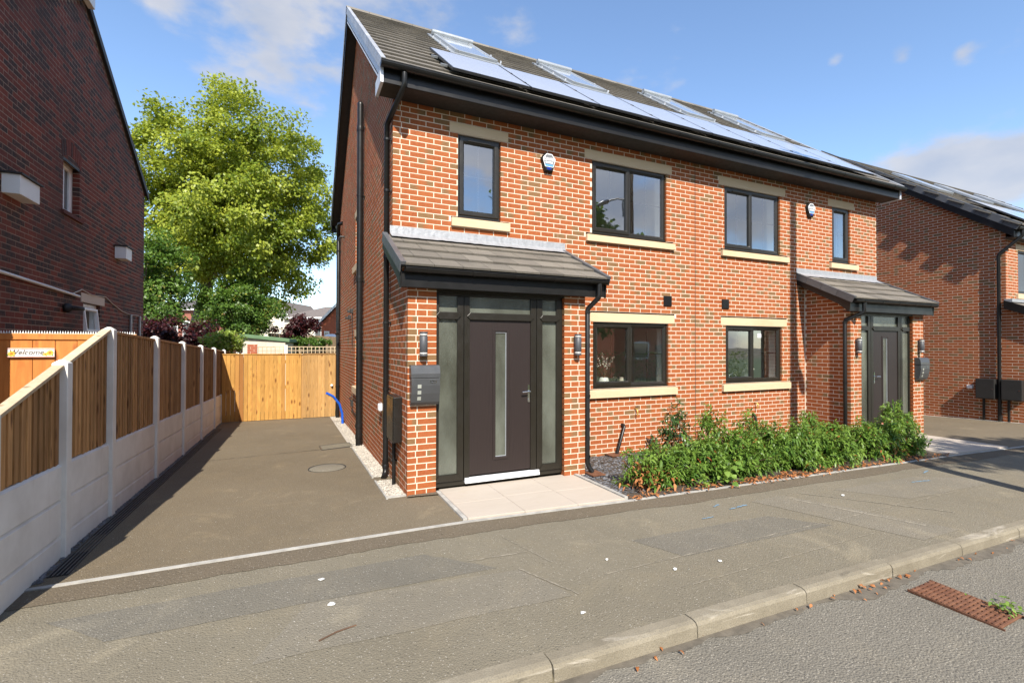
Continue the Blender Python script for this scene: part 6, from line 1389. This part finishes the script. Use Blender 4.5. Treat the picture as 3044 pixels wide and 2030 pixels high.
def far_house(label, px0, px1, y_eave, y_ridge, depth, wall, roofm, gable=False, wins=(), trim=True, dlen=8.):
    a, b = at(px0, y_eave, depth), at(px1, y_eave, depth); rz = at((px0 + px1) / 2, y_ridge, depth + dlen / 2).z; ez = a.z; n_ = Vector((RT.x, RT.y, 0)).normalized(); f_ = Vector((FW.x, FW.y, 0)).normalized()
    h = thing('far_house', ((a.x + b.x) / 2, (a.y + b.y) / 2, -.6), label, 'house'); b = Vector((b.x, b.y, ez)); lo = lambda p: Vector((p.x, p.y, -.8)); dv = f_ * dlen
    w_ = MB(); P = [a, b, b + dv, a + dv]
    for i in range(4): p, q = P[i], P[(i + 1) % 4]; w_.add([lo(p), lo(q), q, p], [(0, 1, 2, 3)])
    if gable: m0 = lerp(a, b, .5); m0.z = rz; w_.add([a, b, m0], [(0, 1, 2)]); m1 = m0 + dv
    w_.build('wall', wall, h); ro = MB(); e = .3
    if gable:
        for s0, s1 in ((a, a + dv), (b + dv, b)): o_ = (s0 - m0); ro.add([s0 + (s0 - lerp(a, b, .5)).normalized() * e - Vector((0, 0, .12)) - f_ * (.2 if s0 in (a,) else -.2), s1 + (s1 - lerp(a, b, .5)).normalized() * .0 - Vector((0, 0, .12)), m1 if s1 != b else m0, m0 if s1 != b else m1], [(0, 1, 2, 3)])
        ro = MB(); le = (a - b).normalized() * .35
        for sg_, p in ((1, a), (-1, b)):
            q0 = p + le * sg_ - Vector((0, 0, .2)) - f_ * .25; q1 = q0 + dv + f_ * .5; r0 = m0 - f_ * .25; r1 = m1 + f_ * .25; ro.prism([q0, q1, r1, r0], (0, 0, .14))
    else:
        c = (a + b + dv) / 2; hl = (b - a).length / 2 - dlen / 2 if (b - a).length > dlen else .3; r0 = (a + b) / 2 + dv / 2 - n_ * max(.3, hl); r1 = (a + b) / 2 + dv / 2 + n_ * max(.3, hl); r0.z = r1.z = rz; o_ = .35
        Q = [a - n_ * o_ - f_ * o_, b + n_ * o_ - f_ * o_, b + n_ * o_ + dv + f_ * o_, a - n_ * o_ + dv + f_ * o_]
        ro.add(Q + [r0, r1], [(0, 1, 5, 4), (1, 2, 5), (2, 3, 4, 5), (3, 0, 4)])
    ro.build('roof', roofm, h)
    if trim and not gable: MB().obox(a - n_ * .3 - f_ * .36 - Vector((0, 0, .16)), (b - a) + n_ * .6, f_ * .05, (0, 0, .16)).build('fascia', 'white_paint', h)
    if trim and gable:
        for sg_, p in ((1, a), (-1, b)): q0 = p + le * sg_ - Vector((0, 0, .30)) - f_ * .28; r0 = m0 - f_ * .28 - Vector((0, 0, .10)); MB().prism([q0, r0, r0 + Vector((0, 0, .24)), q0 + Vector((0, 0, .24))], f_ * .03).build('barge_board', 'white_paint', h)
    for u0, u1, z0, z1 in wins:
        p, q = lerp(a, b, u0), lerp(a, b, u1); wo = MB().prism([(p.x, p.y, z0), (q.x, q.y, z0), (q.x, q.y, z1), (p.x, p.y, z1)], f_ * -.06).build('window', 'white_paint', h); e_ = (q - p) * .12
        pp, qq = p + e_ - f_ * .065, q - e_ - f_ * .065; MB().add([(pp.x, pp.y, z0 + .1), (qq.x, qq.y, z0 + .1), (qq.x, qq.y, z1 - .1), (pp.x, pp.y, z1 - .1)], [(0, 1, 2, 3)]).build('pane', 'glass_far', wo)
    return h
far_house('red brick gabled house with white barge boards seen beyond the gate', 955, 1200, 962, 850, 38, 'brick_far', 'roof_far', True, [(.04, .10, 1.6, 2.9)])
far_house('cream rendered house with grey hipped roof in the distance', 845, 1010, 943, 912, 47, 'render_cream', 'roof_far_b', False, [(.10, .2, 2.2, 3.6), (.55, .68, 2.2, 3.6)])
far_house('cream gabled house furthest away behind the tree', 770, 874, 962, 905, 52, 'render_cream', 'roof_far_b', True, [(.4, .6, 1.6, 3.0)])
far_house('red brick house with white windows behind the big tree trunk', 470, 672, 918, 880, 50, 'brick_far_b', 'roof_far', False, [(.15, .30, 2.2, 3.8), (.37, .47, 1.4, 4.3), (.63, .74, 2.0, 3.6), (.88, .97, 1.4, 3.2)])
cs = thing('conservatory', at(985, 1003, 34), 'white conservatory roof below the red brick house', 'conservatory'); a, b = at(958, 1004, 34), at(1010, 1004, 34); tz = at(985, 993, 35).z
MB().prism([a, b, lerp(a, b, .75) + Vector((0, 1, tz - a.z)), lerp(a, b, .35) + Vector((0, 1, tz - a.z))], (0, 1.5, 0)).build('roof', 'white_paint', cs)
MB().prism([(a.x, a.y, -.6), (b.x, b.y, -.6), (b.x, b.y, b.z), (a.x, a.y, a.z)], (0, 2.5, 0)).build('wall', 'render_white', cs)

# ------------------------------------------------------------------ street side: pole with lamp, trees and houses over the road
px_, py_ = 7.12, -3.05; pz0 = G(px_, py_)
pl_ = thing('telegraph_pole', (px_, py_, pz0), 'wooden pole with street lamp at the kerb, seen reflected in the upper window', 'pole')
MB().tube([(px_, py_, pz0 - .3), (px_, py_, pz0 + 4), (px_, py_, pz0 + 9.6)], [.125, .115, .09], 16).build('shaft', 'pole_wood', pl_)
MB().tube([(px_, py_ - .08, 5.75), (px_ - .02, py_ - .5, 5.95), (px_ - .05, py_ - 1.0, 6.0)], .025, 10).build('bracket_arm', 'dark_metal', pl_)
l_ = MB(); l_.lathe([(0, -.25), (.07, -.24), (.11, -.1), (.10, .15), (.05, .28), (0, .29)], (0, 0, 0), 16); l_.xform(Matrix.Translation((px_ - .06, py_ - 1.2, 6.0)) @ Matrix.Rotation(math.pi / 2, 4, 'X') @ Matrix.Diagonal((1, .55, 1, 1))); l_.build('lantern', 'flashing', pl_)
MB().box(px_ - .10, px_ + .10, py_ - .22, py_ - .10, 5.35, 5.85).build('switch_box', 'dark_metal', pl_, bevel=.01)
MB().box(px_ - .6, px_ + .6, py_ - .06, py_ + .06, 9.2, 9.3).build('cross_arm', 'pole_wood', pl_)
tree('street_tree', 'leafy tree across the road whose shade falls on the far pavement', 'tree', (8.3, -10.3, -.15), (8.6, -10.2, 6.6), (2.6, 1.9, 1.9), 120, 80, (.14, .28), 'leaf_maple', .2, .6, .3)
tree('street_tree', 'tree across the road reflected in the near upper window', 'tree', (-1.5, -16, -.2), (-1.5, -16, 5.0), (3.0, 3.0, 3.2), 110, 80, (.18, .34), 'leaf_maple', .25, .8, .3)
tree('street_tree', 'tree across the road to the right, reflected in the far windows', 'tree', (14.5, -17, -.2), (14.5, -17, 5.2), (3.6, 3.0, 3.4), 110, 80, (.18, .34), 'leaf_maple', .25, .8, .3)
hd = thing('garden_hedge', (5, -12.2, -.2), 'clipped green hedge across the road', 'hedge'); n = 9000
P = np.stack([rng.uniform(-12, 22, n), rng.normal(-12.2, .28, n), rng.uniform(-.2, 1.5, n)], 1); D = unit(rng.normal(0, 1, (n, 3))); L = rng.uniform(.08, .16, n); V, lo, tot = leaf4(P, D, unit(rng.normal(0, 1, (n, 3))), L, L * .6); foliage('foliage', V, lo, tot, rng.random(n), 'leaf_maple', hd)
def terrace(x0, label):
    h = thing('terraced_house', (x0 + 4, -20, -.3), label, 'house'); MB().box(x0, x0 + 8, -28, -19, -.5, 5.0).build('wall', 'brick_far', h); MB().prism([(x0 - .2, -18.7, 4.95), (x0 - .2, -28.3, 4.95), (x0 - .2, -23.5, 8.2)], (8.4, 0, 0)).build('roof', 'roof_far', h)
    for x in (1.2, 5.2):
        for z in (.9, 3.3): q = MB().box(x0 + x, x0 + x + 1.6, -19, -18.94, z, z + 1.2).build('window', 'white_paint', h); MB().box(x0 + x + .1, x0 + x + 1.5, -18.94, -18.935, z + .1, z + 1.1).build('pane', 'glass_far', q)
    MB().box(x0 + 3.4, x0 + 4.4, -19, -18.95, -.2, 1.9).build('door', 'door_brown', h)
terrace(-8, 'brick house over the road opposite the drive'); terrace(3, 'brick house over the road opposite the near windows'); terrace(18, 'brick house over the road opposite the next house')

# ------------------------------------------------------------------ ornaments on the window boards
WY = PY + .21; sz_ = 1.055 + .022
def vase(x, label, kind):
    t_ = thing('flower_vase', (x, WY, sz_), label, 'vase', 'flower vases on the ground floor window boards')
    if kind == 'twig':
        MB().lathe([(0, .001), (.060, .001), (.085, .03), (.088, .09), (.07, .14), (.045, .15), (.04, .148)], (x, WY, sz_), 18).build('pot', 'ceramic', t_); tw_ = MB(); bl = MB()
        for k in range(12):
            a = random.uniform(-.9, .9); L = random.uniform(.22, .46); e = Vector((x + math.sin(a) * L * .75, WY + random.uniform(-.05, .05), sz_ + .13 + L * math.cos(a * .8))); s = Vector((x, WY, sz_ + .12)); m_ = lerp(s, e, .5) + Vector((0, 0, .04)); tw_.tube([s, m_, e], .0035, 5, caps=False)
            for u_ in (.5, .62, .74, .86, 1.): p = lerp(m_, e, max(0, u_ * 2 - 1)); r_ = random.uniform(.008, .014); bl.lathe([(0, -r_), (r_ * .8, -r_ * .5), (r_, 0), (r_ * .7, r_ * .8), (0, r_ * 1.3)], p + Vector((random.uniform(-.012, .012), 0, 0)), 8)
        tw_.build('twigs', 'twig', t_, 'stuff'); bl.build('buds', 'petal', t_, 'stuff')
    else:
        MB().lathe([(0, .001), (.062, .001), (.075, .06), (.078, .13), (.07, .15), (.06, .148)], (x, WY, sz_), 18).build('pot', 'ceramic', t_); st = MB(); st.tube([(x, WY, sz_ + .1), (x + .02, WY, sz_ + .3), (x - .02, WY, sz_ + .55)], .005, 6); st.build('stem', 'twig', t_)
        n = 70; cz = rng.uniform(.17, .56, n); P = np.stack([x + rng.normal(0, .05, n) * (1.2 - cz), WY + rng.normal(0, .03, n), sz_ + cz], 1); D = unit(np.stack([rng.normal(0, 1, n), rng.normal(-.3, .6, n), rng.normal(.4, .5, n)], 1)); L = rng.uniform(.05, .09, n); V, lo, tot = leaf6(P, D, L, L * .5, rng.uniform(0, .4, n), .4); foliage('flowers', V, lo, tot, np.repeat(rng.random(n), 3), 'petal', t_)
vase(3.56, 'white vase of pussy willow twigs in the left ground floor window', 'twig')
vase(7.02, 'white pot of white magnolia flowers in the right ground floor window', 'flower')
o = MB().lathe([(0, .001), (.03, .003), (.055, .04), (.062, .085), (.05, .13), (.03, .15), (0, .152)], (3.78, WY, sz_), 18).build('glass_ornament', 'orb_glass', None); tag(o, 'clear glass ornament beside the pussy willow vase', 'ornament')
o = MB().lathe([(0, .001), (.055, .001), (.058, .06), (.045, .09), (.04, .13), (.046, .14), (0, .14)], (3.93, WY, sz_), 16).build('stone_jar', 'render_cream', None); tag(o, 'small buff jar at the right of the left window opener', 'jar')
pa = thing('pineapple_ornament', (6.33, WY, sz_), 'gold pineapple ornament on a white base in the right window', 'ornament'); MB().lathe([(0, .0), (.07, .001), (.06, .04), (0, .045)], (6.33, WY, sz_), 16).build('base', 'ceramic', pa); MB().lathe([(0, .045), (.035, .06), (.045, .12), (.035, .19), (.012, .21), (.03, .26), (0, .27)], (6.33, WY, sz_), 12).build('fruit', 'gold', pa)
rg_ = MB(); rg_.tube([(6.58 + .12 * math.cos(a), WY, sz_ + .005 + .15 * math.sin(a)) for a in np.linspace(0, math.pi, 14)], .008, 8); o = rg_.build('ring_ornament', 'chrome', None); tag(o, 'arched chrome ornament on the right window board', 'ornament')
o = MB().box(7.10, 7.20, PY + .062, PY + .064, 1.93, 2.01).build('window_sticker', 'white_plastic', wins[5])
o = MB().box(8.80, 8.86, .165 - .04, .165 - .038, 1.87, 1.94).build('door_sticker', 'white_plastic', house)
